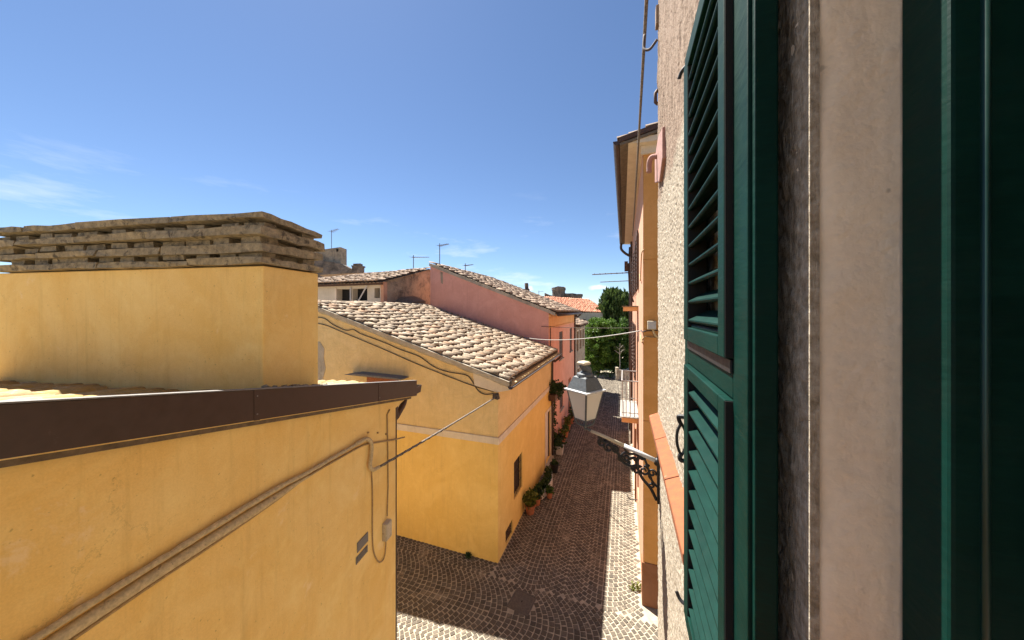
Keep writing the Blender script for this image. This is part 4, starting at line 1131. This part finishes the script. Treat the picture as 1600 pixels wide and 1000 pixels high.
# ================================================================== FARTHER HOUSES, LEFT SIDE OF THE STREET
sh2 = thing('stone_house', W(24, -6, 0), 'low stone house with brown shutters beyond the pink house', 'house')
def zs(t_): return 5.25 + .36 * (-2.75 - t_)
mb = MB(); fs_ = lambda u, d, w: W(u, -3.05 - d, w)
ops2 = [(22.2, 23.0, 3.45, 4.85), (23.9, 24.7, 3.45, 4.85), (25.5, 26.3, 3.45, 4.85), (22.6, 23.6, .05, 2.2), (25.0, 25.9, 1.0, 2.2)]
mb.wall(fs_, 21.5, 27.0, 0, zs(-3.05) - .1, ops2, .14)
for s_ in (21.52, 27.0): mb.add([W(s_, -3.05, 0), W(s_, -9, 0), W(s_, -9, zs(-9) - .1), W(s_, -3.05, zs(-3.05) - .1)], [(0, 1, 2, 3)])
mb.quad(W(21.52, -9, 0), W(27, -9, 0), W(27, -9, zs(-9) - .1), W(21.52, -9, zs(-9) - .1))
part('wall', mb, 'stone_wall', sh2)
for (a, b_, c_, d_) in ops2:
    w_ = part('window', MB().box(W, a, b_, -3.19, -3.15, c_, d_), 'dark_wood', sh2)
    part('lintel', MB().box(W, a - .1, b_ + .1, -3.05, -3.02, d_, d_ + .1), 'cream_band', w_)
dks = W(0, 1, 0); dks.z = -.36; dks.normalize()
tile_roof(sh2, W(21.55, -9, zs(-9)), acv, dks, 5.6, 6.28 * 1.063, 'coppi_brown', nparts=0, seed=8)
gh = thing('grey_house', Vector((3.5, 39, 0)), 'grey rendered house with bright red tiled roof behind the street', 'house')
def G(a, b_, z_): return Vector((a, 36 + b_, z_))
mb = MB(); mb.box(G, 3.6, 10.2, 0, 6, 0, 6.0)
part('wall', mb, 'grey_wall', gh)
mb = MB()
for (a, z_) in ((5.0, 4.2), (7.6, 4.2), (9.0, 4.2)):
    w_ = part('window', MB().box(G, a, a + .7, -.03, -.003, z_, z_ + 1.1), 'dark_wood', gh)
dkg = Vector((.16, -1, -.30)).normalized(); acg = Vector((1, .16, -.055)).normalized(); acg = (acg - dkg * acg.dot(dkg)).normalized()
tile_roof(gh, Vector((2.6, 41.5, 8.15)), acg, dkg, 7.9, 6.3, 'coppi_red', nparts=0, seed=13, pitch=.26, expo=.42)
rt = thing('ruined_tower', Vector((4.2, 47, 0)), 'crumbling round brick turret and broken wall on the skyline', 'tower')
def tower(cx, cy, r0, z0_, z1_, seed, n=14):
    mb = MB(); q = random.Random(seed); pr = []
    for k in range(n):
        a = 2 * math.pi * k / n; e = q.uniform(-.06, .05) + .10 * math.sin(a * 1.5 + seed)
        pr.append([Vector((cx + r_ * math.cos(a), cy + r_ * math.sin(a), z_)) for r_, z_ in ((r0, z0_), (r0, z1_ - .45), (r0 * 1.10, z1_ - .40), (r0 * 1.08, z1_ + e), (r0 * .8, z1_ + e - .05))])
    mb.v = [p_ for r_ in pr for p_ in r_]
    mb.f = [(k * 5 + j, ((k + 1) % n) * 5 + j, ((k + 1) % n) * 5 + j + 1, k * 5 + j + 1) for k in range(n) for j in range(4)] + [tuple(k * 5 + 4 for k in range(n))]
    return mb
part('turret', tower(6.85, 47, .95, 0, 9.65, 1), 'dark_masonry', rt)
part('bastion', tower(9.0, 47.3, 1.35, 0, 8.75, 3), 'dark_masonry', rt)
mb = MB(); mb.prism([Vector((4.9, 47.6, 0)), Vector((4.9, 47.6, 8.9)), Vector((5.6, 47.6, 8.6)), Vector((6.4, 47.6, 8.4)), Vector((9.6, 47.6, 7.8)), Vector((9.6, 47.6, 0))], (0, .7, 0))
part('broken_wall', mb, 'dark_masonry', rt)
# chimney silhouette over the pink roof
cs_ = thing('brick_chimney', on_s(816, 452, 26), 'dark broken chimney stub peeking over the pink house roof', 'chimney')
P = on_s(817, 452, 26); 
part('stack', MB().box(lambda a, b_, c_: P + Vector((a, b_, c_)), -.55, .55, -.3, .3, -3.5, .0, jit=.05), 'dark_masonry', cs_)
part('pot', MB().box(lambda a, b_, c_: P + Vector((a, b_, c_)), .18, .46, -.14, .14, .0, .55, jit=.04), 'dark_masonry', cs_)

# ================================================================== BACKGROUND HOUSES, LEFT
ch2 = thing('cream_house', W(13, -13, 0), 'cream rooftop house with dark openings and a mottled decayed side wall', 'house')
CT = -10.0
def zc_(s_): return 7.60 + .27 * (s_ - 11.3)
mb = MB(); fc = lambda u, d, w: W(11.5 + d, u, w)
opc = [(-12.75, -11.95, 6.55, 7.30), (-11.80, -10.95, 6.75, 7.30), (-14.9, -14.15, 6.5, 7.25), (-10.55, -10.25, 6.85, 7.30)]
mb.wall(fc, -18, CT, 0, 7.52, opc, .3)
part('front_wall', mb, 'cream_house', ch2)
mb = MB(); mb.add([W(11.5, CT, 0), W(16.5, CT, 0), W(16.5, CT, zc_(14.9) - .4), W(14.9, CT, zc_(14.9) - .08), W(11.5, CT, zc_(11.5) - .08)], [(0, 1, 2, 3, 4)])
part('side_wall', mb, 'decayed', ch2)
part('corner_pilaster', MB().box(W, 11.40, 11.62, CT - .12, CT + .05, 0, 7.55), 'pale_peach', ch2)
for (a, b_, c_, d_) in opc: part('opening', MB().quad(W(11.82, a - .1, c_ - .1), W(11.82, b_ + .1, c_ - .1), W(11.82, b_ + .1, d_ + .1), W(11.82, a - .1, d_ + .1)), 'void_dark', ch2, recalc=False)
part('window_post', MB().tube([W(11.45, -11.87, 6.5), W(11.45, -11.87, 7.35)], .035, 6), 'paint_white_metal', ch2)
part('stay_pole', MB().tube(smooth_path([W(11.42, -11.7, 6.55), W(11.40, -11.4, 6.7), W(11.38, -10.85, 7.42)], 4), .03, 6), 'paint_white_metal', ch2)
part('window_trim', MB().box(W, 11.47, 11.50, -12.85, -12.76, 6.5, 7.36), 'cream_band', ch2)
dkc = -W(1, 0, 0); dkc.z = -.27; dkc.normalize()
tile_roof(ch2, W(14.9, CT + .12, zc_(14.9)), -W(0, 1, 0).normalized(), dkc, 7.9, 3.6 * 1.036 + .3, 'coppi_brown', nparts=0, seed=15, clip=lambda x: x / 7.9 * 3.3 - .1)
part('eave_board', MB().box(W, 11.22, 11.30, -18, CT + .1, 7.42, 7.50), 'dark_wood', ch2)
mb = MB(); mb.quad(W(14.9, CT + .1, zc_(14.9) - .05), W(14.9, -18, zc_(14.9) - .05), W(18.5, -18, zc_(14.9) - 1.2), W(18.5, CT + .1, zc_(14.9) - 1.2))
part('rear_roof', mb, 'coppi_brown', ch2, recalc=False)
# dark foot of the decayed wall over the ochre ridge
part('lean_to_roof', MB().prism([W(11.7, -9.98, 6.45), W(13.69, -9.98, 6.45), W(13.69, -9.98, 7.02), W(12.6, -9.98, 6.95)], W(0, .62, -.25)), 'under_tile', ch2)
dh = thing('dark_stone_house', Vector((-13, 25, 0)), 'dark weathered stone house with a square wall stump behind the cream roof', 'house')
def Dk(px, py, Y): return Vector(((px - 800) / 500 * Y, Y, EYE - (py - 485) / 500 * Y))
mb = MB()
mb.prism([Dk(430, 560, 24), Dk(430, 396, 24), Dk(495, 391, 24), Dk(532, 386, 24), Dk(533, 560, 24)], (0, .9, 0))
part('wall_stump', mb, 'decayed', dh)
mb = MB(); mb.prism([Dk(430, 570, 23.4), Dk(430, 408, 23.4), Dk(500, 406, 23.4), Dk(533, 412, 23.4), Dk(570, 431, 23.4), Dk(600, 445, 23.4), Dk(600, 570, 23.4)], (0, .55, 0))
part('gable', mb, 'dark_masonry', dh)
P = Dk(557, 430, 23.3)
mb = MB().box(lambda a, b_, c_: P + Vector((a, b_, c_)), -.30, .30, -.02, .55, -.6, .62, jit=.03)
mb.box(lambda a, b_, c_: P + Vector((a, b_, c_)), -.36, .36, -.06, .6, .60, .70, jit=.02); mb.box(lambda a, b_, c_: P + Vector((a, b_, c_)), -.26, .24, .04, .5, .70, .86, jit=.03)
part('chimney', mb, 'dark_masonry', dh)
part('putlog_hole', MB().box(lambda a, b_, c_: Dk(527, 391, 23.98) + Vector((a, b_, c_)), -.07, .07, -.006, .01, -.10, .10), 'void_dark', dh)
# aerials
def aerial(px, py0, py1, Y, dx, dz, label, n=7, lean=0):
    base = Dk(px, py0, Y); top = Dk(px + lean, py1, Y)
    t = thing('tv_antenna', base - Vector((0, 0, .3)), label, 'antenna', 'aerials on the rooftops')
    part('mast', MB().tube([base - Vector((0, 0, .3)), top + Vector((0, 0, .12))], .022, 6), 'antenna_metal', t)
    e = Vector((dx, .15, dz)); s0_ = top - e * .12
    part('boom', MB().tube([s0_, top + e], .016, 6), 'antenna_metal', t)
    side = Vector((.25, 1, 0)).normalized()
    for k in range(n):
        c_ = s0_.lerp(top + e, (k + .3) / n); l_ = .30 - .12 * k / n
        part('element', MB().tube([c_ - side * l_ + Vector((0, 0, -.02)), c_ + side * l_ + Vector((0, 0, .02))], .009, 5), 'antenna_metal', t)
aerial(518, 388, 362, 24.2, .42, .26, 'small tilted television aerial on the dark stone wall stump')
aerial(646, 420, 402, 18.0, .85, .03, 'long low television aerial over the decayed side wall roof')
aerial(687, 414, 384, 16.6, .44, .13, 'tall television aerial at the peak of the pink gable')
aerial(727, 430, 415, 17.6, .42, .08, 'short television aerial above the middle of the pink roof')
aerial(842, 470, 456, 30, .45, .06, 'tiny far television aerial near the ruined turret', n=4)

# ================================================================== ORANGE HOUSE, RIGHT
OS0, OS1, OT = 7.39, 18.0, .39
oh = thing('orange_house', W(12, 4, 0), 'tall orange and peach house with deep cream eaves and a balcony', 'house')
mb = MB(); fe = lambda u, d, w: W(OS0 + d, u, w)
for (a, b_) in ((.92, 3.94), (3.952, 7.38), (7.392, 9.82)):
    mb.box(W, OS0, OS0 + .25, OT + .003, 8, a, b_)
part('end_wall', mb, 'orange_end', oh, bevel=.004)
part('end_backing', MB().box(W, OS0 + .012, OS0 + .24, OT + .02, 7.9, .5, 9.8), 'orange_end', oh)
part('plinth', MB().box(W, OS0 - .02, OS0 + .25, OT - .025, 8, 0, .92), 'brown_plinth', oh, bevel=.008)
ff = lambda u, d, w: W(u, OT + d, w)
opo = [(10.0, 10.9, 3.3, 5.5), (12.2, 13.1, 3.9, 5.8), (14.6, 15.5, 3.9, 5.8), (12.2, 13.1, 6.9, 8.5), (14.6, 15.5, 6.9, 8.5), (9.9, 10.8, 6.9, 8.5), (13.2, 14.2, .05, 2.3), (9.6, 10.5, .9, 2.2)]
mb = MB(); mb.wall(ff, OS0 + .001, OS1, 0, 9.82, opo, .16)
mb.quad(W(OS1, OT, 0), W(OS1, 8, 0), W(OS1, 8, 9.82), W(OS1, OT, 9.82)); mb.quad(W(OS0, 8, 0), W(OS1, 8, 0), W(OS1, 8, 9.82), W(OS0, 8, 9.82))
part('street_wall', mb, 'pale_peach', oh)
for i, (a, b_, c_, d_) in enumerate(opo):
    w_ = part('window', MB().box(W, a, b_, OT + .14, OT + .16, c_, d_), 'glass_dark', oh)
    if i in (1, 2, 3, 4, 5):
        for (x0, x1) in ((a - .46, a - .02), (b_ + .02, b_ + .46)):
            fr = MB().box(W, x0, x1, OT - .05, OT - .012, c_, d_)
            for k in range(12):
                zz_ = c_ + .08 + k * (d_ - c_ - .16) / 12
                fr.box(W, x0 + .05, x1 - .05, OT - .062, OT - .05, zz_, zz_ + .07)
            part('shutter', fr, 'dark_wood', w_)
    else:
        part('frame', MB().box(W, a + .02, b_ - .02, OT + .11, OT + .138, c_ + .02, d_ - .02), 'dark_wood', w_)
part('door_surround', MB().box(W, 11.3, 11.55, OT - .05, OT - .003, 0, 2.4), 'brown_plinth', oh)
# eaves: cream soffit, brown gutter, tiles
mb = MB(); mb.prism([W(OS0 - .20, t_, z_) for t_, z_ in ((-.06, 9.84), (OT + .06, 9.80), (OT + .06, 9.92), (-.06, 9.88))], W(OS1 - OS0 + .35, 0, 0))
mb.box(W, OS0 - .20, OS0 - .002, OT + .06, 8, 9.80, 9.92)
part('soffit', mb, 'soffit_cream', oh)
part('gable_cornice', MB().box(W, OS0 - .06, OS0 - .002, OT - .05, 8, 9.62, 9.80), 'soffit_cream', oh)
gt = MB(); rg_ = [(-.135 + .085 * math.cos(math.pi + math.pi * k / 8), 9.905 + .085 * math.sin(math.pi + math.pi * k / 8)) for k in range(9)]
gt.prism([W(OS0 - .22, a, b_) for a, b_ in rg_], W(OS1 - OS0 + .3, 0, 0))
part('gutter', gt, 'brown_metal', oh)
part('downpipe', MB().tube(smooth_path([W(17.9, -.135, 9.84), W(17.9, -.13, 9.55), W(17.9, .06, 9.32), W(17.9, .27, 9.15), W(17.9, .31, 8.9), W(17.9, .31, .05)], 6), .065, 10), 'brown_metal', oh, smooth=True)
part('corner_pipe', MB().tube([W(15.9, .33, 9.5), W(15.9, .33, 4.6), W(15.9, .33, .1)], .05, 8), 'dark_wood', oh)
dko = -W(0, 1, 0); dko.z = -.22; dko.normalize()
tile_roof(oh, W(OS0 - .24, 4.0, 9.92 + .22 * 4.1), acv, dko, OS1 - OS0 + .3, 4.12 * 1.024 + .02, 'coppi_brown', nparts=40, seed=17)
part('verge_board', MB().prism([W(OS0 - .235, -.10, 9.86), W(OS0 - .235, 4.0, 9.86 + .22 * 4.1), W(OS0 - .235, 4.0, 9.98 + .22 * 4.1), W(OS0 - .235, -.10, 9.97)], W(.03, 0, 0)), 'dark_wood', oh)
part('ledge', MB().box(W, 9.75, 10.95, -.02, OT, 6.28, 6.40), 'orange_trim', oh, bevel=.008)
part('ledge_cap', MB().box(W, 9.72, 10.98, -.05, OT, 6.403, 6.43), 'slab_stone', oh)
# balcony
bl = part('balcony', MB().box(W, 9.6, 11.3, -.06, OT, 3.13, 3.27), 'orange_trim', oh, bevel=.008)
part('marble_top', MB().box(W, 9.56, 11.34, -.10, OT, 3.274, 3.30), 'marble_white', bl)
simple('rail_grey', (.34, .33, .31), rough=.5, var=.2)
for k in range(13):
    s_ = 9.63 + k * .136
    part('baluster', MB().tube([W(s_, -.05, 3.30), W(s_, -.05, 4.28)], .011, 6), 'rail_grey', bl)
for s_ in (9.63, 11.26):
    for k in range(3): part('baluster', MB().tube([W(s_, .06 + k * .11, 3.30), W(s_, .06 + k * .11, 4.28)], .011, 6), 'rail_grey', bl)
part('handrail', MB().tube([W(9.63, OT, 4.30), W(9.63, -.05, 4.30), W(11.26, -.05, 4.30), W(11.26, OT, 4.30)], .018, 6), 'rail_grey', bl)
part('lower_rail', MB().tube([W(9.63, OT, 3.40), W(9.63, -.05, 3.40), W(11.26, -.05, 3.40), W(11.26, OT, 3.40)], .012, 6), 'rail_grey', bl)
# flood lamp, cables and bracket on the orange house
P = on_s(1018, 508, OS0)
fl_ = thing('wall_floodlight', P, 'small square floodlight fixed to the orange end wall', 'lamp')
part('housing', MB().box(lambda a, b_, c_: P + W(a, b_, c_), -.12, -.03, -.085, .085, -.09, .09), 'box_grey', fl_, bevel=.012)
part('glass', MB().box(lambda a, b_, c_: P + W(a, b_, c_), -.127, -.121, -.07, .07, -.07, .07), 'paint_white_metal', fl_)
part('stem', MB().tube(smooth_path([P + W(-.06, .02, -.09), P + W(-.06, .06, -.20), P + W(-.02, .14, -.28), P + W(.0, .2, -.36)], 5), .022, 6), 'conduit', fl_, smooth=True)
an = thing('wall_antenna', W(12.6, .35, 7.2), 'dark antenna arms sticking out from the peach house wall', 'antenna')
part('post', MB().tube([W(12.6, .34, 6.6), W(12.62, .20, 7.0), W(12.62, .16, 8.05)], .03, 6), 'dark_wood', an)
for (t_, z_, r_) in ((-1.15, 7.68, .022), (-.85, 7.38, .016)):
    part('arm', MB().tube([W(12.62, .30, z_ + .02), W(12.64, t_, z_)], r_, 6), 'antenna_metal', an)
for k in range(6):
    part('element', MB().tube([W(12.42, -1.05 + k * .2, 7.69), W(12.84, -1.05 + k * .2, 7.69)], .010, 5), 'antenna_metal', an)
part('reflector', MB().box(W, 12.58, 12.64, .02, .14, 7.75, 8.12), 'dark_wood', an)
part('span_wire', MB().tube(sag(on_s(818, 527, PS0 - .02), W(OS0 + .25, OT - .03, 5.85), .16, 24), .013, 6), 'cable_white', label='thick white cable strung across the street from the pink gable', cat='cable', smooth=True)
part('span_wire', MB().tube(sag(on_s(846, 510, PS0 - .02), W(12.5, OT - .02, 5.66), .03, 20), .012, 6), 'cable_dark', label='thin dark wire crossing the street just above the white cable', cat='cable', smooth=True)
wc = thing('wall_wires', W(OS0, .6, 5.7), 'tangled wires looping over the corner of the orange house', 'cable')
part('strand', MB().tube(smooth_path([W(7.7, OT - .02, 5.86), W(OS0 - .02, OT - .02, 5.84), on_s(1010, 517, OS0 - .02), on_s(1032, 516, OS0 - .02)], 5), .012, 6), 'cable_dark', wc, smooth=True)
part('strand', MB().tube(smooth_path([W(8.2, OT - .02, 5.7), W(OS0 - .02, OT - .02, 5.62), on_s(1003, 532, OS0 - .03), on_s(1008, 526, OS0 - .02), on_s(1018, 527, OS0 - .02), on_s(1034, 526, OS0 - .02)], 5), .013, 6), 'cable_tan', wc, smooth=True)
part('strand', MB().tube(smooth_path([W(8.6, OT - .02, 7.2), W(7.9, OT - .03, 7.0), W(7.42, OT - .03, 7.5), W(OS0 - .02, OT + .02, 7.6)], 6), .012, 6), 'cable_tan', wc, smooth=True)
part('drop_cable', MB().tube(sag(W(2.74, .19, 9.15), W(14.3, .345, 9.42), .16, 26), [.017] * 27, 6), 'cable_grey', label='long jointed cable running from the stucco wall to the peach house eaves', cat='cable', smooth=True)
part('wall_hook', MB().tube(smooth_path([W(10.3, OT, .62), W(10.3, .2, .60), W(10.3, .12, .66), W(10.3, .12, .74)], 5), .012, 6), 'iron_black', label='iron hook on the sunlit peach house wall near the ground', cat='hook', smooth=True)

# ================================================================== POTS ALONG THE OCHRE HOUSE
GP = 'pots along the ochre house wall'
plant('potted_plant', W(9.55, -2.74, .012), 'terracotta pot with tall yellow green shrub below the barred window', GP, 'round', 700, 31, fr=.17, fh=.30, leaf='leaf_yellowish', pr=.16, ph=.27)
plant('potted_plant', W(10.05, -2.66, .012), 'dark leafy plant in a clay pot beside the long white planter', GP, 'round', 520, 32, fr=.17, fh=.2, leaf='leaf_dark', pr=.13, ph=.22)
lp_ = thing('long_planter', W(11.0, -2.68, .01), 'long curved white planter with low dark shrubs on the cobbles', 'planter', GP)
mb = MB(); ns_ = 16; ring_o = []; ring_i = []
for k in range(ns_ + 1):
    u = k / ns_; s_ = 10.35 + 1.55 * u; t_ = -2.72 + .16 * math.sin(math.pi * u)
    ring_o.append((s_, t_))
out = [W(s_, t_ + .15, .012) for s_, t_ in ring_o] + [W(s_, t_ - .12, .012) for s_, t_ in reversed(ring_o)]
n = len(out); hi = [p_ + Vector((0, 0, .26)) for p_ in out]
cen = [W(s_, t_ + .11, .272) for s_, t_ in ring_o] + [W(s_, t_ - .08, .272) for s_, t_ in reversed(ring_o)]; inn = [p_ - Vector((0, 0, .05)) for p_ in cen]
mb.add(out + hi + cen + inn, [(i + j * n, (i + 1) % n + j * n, (i + 1) % n + (j + 1) * n, i + (j + 1) * n) for j in range(3) for i in range(n)])
part('trough', mb, 'pot_white', lp_)
mb = MB(); m_ = len(ring_o)
mb.add([p_ for p_ in inn], [(i, i + 1, n - 2 - i, n - 1 - i) for i in range(m_ - 1)])
part('soil', mb, 'soil', lp_, recalc=False)
mb = MB(); rp = random.Random(40)
for (s_, t_) in ring_o[1:-1:2]: leaves(mb, W(s_, t_, .34), (.13, .11, .12), 110, .07, rp)
part('foliage', mb, 'leaf_dark', lp_, recalc=False)
plant('potted_plant', W(10.55, -2.36, .012), 'small clay pot with sparse green plant in front of the long planter', GP, 'round', 260, 33, fr=.11, fh=.12, leaf='leaf_mid', pr=.11, ph=.20)
plant('potted_plant', W(12.30, -2.55, .012), 'black bucket pot beside the white door with drooping dark plant', GP, 'round', 160, 34, pot_mat='bin_black', fr=.12, fh=.08, leaf='leaf_dark', pr=.17, ph=.34)
plant('potted_plant', W(13.95, -2.66, .012), 'bushy green plant in a square white pot at the house joint', GP, 'square', 520, 35, pot_mat='pot_white', fr=.26, fh=.22, leaf='leaf_dark', pr=.17, ph=.36)
for k, (s_, t_, lf, fh_, lab) in enumerate(((15.3, -2.78, 'leaf_yellowish', .26, 'yellow green plant in a clay pot by the pink house door'), (15.9, -2.75, 'leaf_mid', .24, 'green plant in a clay pot under the pink house window'), (16.9, -2.80, 'leaf_yellowish', .34, 'tall pale shrub in a clay pot past the pink house window'), (17.9, -2.78, 'leaf_dark', .45, 'large dark shrub in a clay pot further along the pink house'), (19.0, -2.8, 'leaf_dark', .40, 'dark round shrub in a clay pot at the far pink house door'), (20.4, -2.8, 'leaf_mid', .3, 'last green potted shrub at the end of the pink house'))):
    plant('potted_plant', W(s_, t_, .012), lab, 'pots along the pink house wall', 'round', 420, 50 + k, fr=.21, fh=fh_ * .8, leaf=lf, pr=.17, ph=.30)
plant('potted_plant', W(14.75, -2.80, .012), 'red flowering plant in a clay pot between the two houses', 'pots along the pink house wall', 'round', 420, 60, fr=.2, fh=.2, leaf='leaf_dark', pr=.15, ph=.28, flowers='flower_red')

# ================================================================== STREET END: TREES AND STONE TROUGH
def tree(name, base, label, crowns, leaf, lsize, per, seed, up=0, trunk=.12, mat='bark', group=None):
    t = thing(name, base, label, 'tree', group)
    b_ = Vector(base); r = random.Random(seed); mb = MB()
    top = Vector(crowns[0][0])
    mb.tube(smooth_path([b_, b_.lerp(top, .4) + Vector((.06, .05, 0)), top], 5), [trunk * (1 - .06 * k) for k in range(11)], 8)
    for (c_, rad, ncl) in crowns:
        for k in range(5):
            e = Vector(c_) + Vector((r.uniform(-1, 1) * rad[0], r.uniform(-1, 1) * rad[1], r.uniform(-.6, .9) * rad[2])) * .8
            mb.tube([b_.lerp(top, .55), (b_.lerp(top, .55)).lerp(e, .5) + Vector((0, 0, .15)), e], [trunk * .5, trunk * .3, trunk * .1], 5)
    part('trunk', mb, mat, t, smooth=True)
    mb = MB()
    for k, (c_, rad, ncl) in enumerate(crowns):
        q = clumpy(c_, rad, ncl, per, lsize, seed * 10 + k, csize=.20, up=up); mb.add(q.v, q.f)
    part('crown', mb, leaf, t, recalc=False)
    return t
TG = 'trees closing the end of the street'
tree('laurel_tree', Vector((8.6, 31.8, -.06)), 'dense bright topped evergreen tree at the end of the street', [(Vector((8.9, 31.8, 4.3)), (1.6, 1.4, 1.35), 95), (Vector((8.3, 31.4, 2.4)), (1.35, 1.2, 1.8), 95), (Vector((9.6, 32.2, 2.3)), (1.3, 1.2, 2.0), 80)], 'leaf_bright', .15, 120, 3, trunk=.16, group=TG)
tree('laurel_tree', Vector((10.9, 32.4, -.06)), 'dark ivy covered evergreen beside the peach house end', [(Vector((10.9, 32.4, 3.6)), (1.3, 1.2, 1.9), 90), (Vector((10.7, 32.0, 1.6)), (1.4, 1.1, 1.5), 70)], 'leaf_mid', .15, 120, 4, trunk=.16, group=TG)
tree('conifer_tree', Vector((11.9, 37, -.06)), 'feathery upright conifer rising behind the laurel trees', [(Vector((11.9, 37, 6.2)), (1.75, 1.4, 2.2), 130), (Vector((11.6, 37, 3.6)), (1.9, 1.5, 2.2), 60)], 'leaf_conifer', .55, 75, 5, up=1, trunk=.2, group=TG)
tree('far_tree', Vector((15.5, 40, -.06)), 'green tree filling the gap beyond the conifer', [(Vector((15.5, 40, 4.0)), (2.2, 2, 3.2), 120)], 'leaf_mid', .2, 80, 6, trunk=.2, group=TG)
tree('far_tree', Vector((6.6, 34, -.06)), 'dark green shrubby tree beside the low stone house', [(Vector((6.6, 34, 2.2)), (1.4, 1.4, 2.2), 90)], 'leaf_dark', .18, 90, 7, trunk=.14, group=TG)
sp_ = thing('bare_sapling', Vector((10.05, 29.9, -.06)), 'pale bare sapling standing in front of the dark trees', 'sapling')
mb = MB(); b0_ = Vector((10.05, 29.9, -.06))
mb.tube([b0_, b0_ + Vector((.03, 0, 1.4)), b0_ + Vector((0, 0, 2.6)), b0_ + Vector((.05, 0, 3.3))], [.05, .045, .035, .01], 6)
for (z_, dx, dz) in ((2.3, -.5, .35), (2.45, .45, .3), (2.7, -.35, .3), (2.8, .3, .35), (2.2, .25, .5)): mb.tube([b0_ + Vector((0, 0, z_)), b0_ + Vector((dx, -.1, z_ + dz))], [.03, .01], 5)
part('trunk', mb, 'pale_bark', sp_)
mb = MB(); leaves(mb, b0_ + Vector((0, 0, 2.75)), (.6, .4, .4), 120, .09, random.Random(77))
part('foliage', mb, 'leaf_dry', sp_, recalc=False)
tr_ = thing('stone_trough', Vector((10.3, 28.8, 0)), 'weathered stone trough wall at the far end of the street', 'trough')
def T(a, b_, z_): return Vector((9.62 + a, 28.8 + b_, z_))
for j in range(4):
    x = 0.0
    while x < 1.75:
        w_ = rnd.uniform(.32, .5)
        part('stone', MB().box(T, x + .005, min(x + w_, 1.8), 0, .35, j * .235, j * .235 + .228, jit=.008), 'stone_wall', tr_, bevel=.012); x += w_
part('end_post', MB().box(T, -.22, -.005, -.03, .38, 0, 1.15, jit=.01), 'stone_wall', tr_, bevel=.015)
# ground cover beyond the trees
gv = MB(); rg = random.Random(91)
for k in range(2600):
    s_ = rg.uniform(31, 42); t_ = rg.uniform(-9, 10); p_ = W(s_, t_, -.06)
    u = Vector((rg.gauss(0, .4), rg.gauss(0, .4), 1)).normalized() * rg.uniform(.2, .6); v_ = Vector((rg.gauss(0, 1), rg.gauss(0, 1), 0)).normalized() * .05
    gv.add([p_ - v_, p_ + v_, p_ + u], [(0, 1, 2)])
part('rough_grass', gv, 'leaf_mid', label='rough grass and undergrowth beneath the trees at the street end', cat='grass', kind='stuff', recalc=False)
print('objects', len(bpy.data.objects))
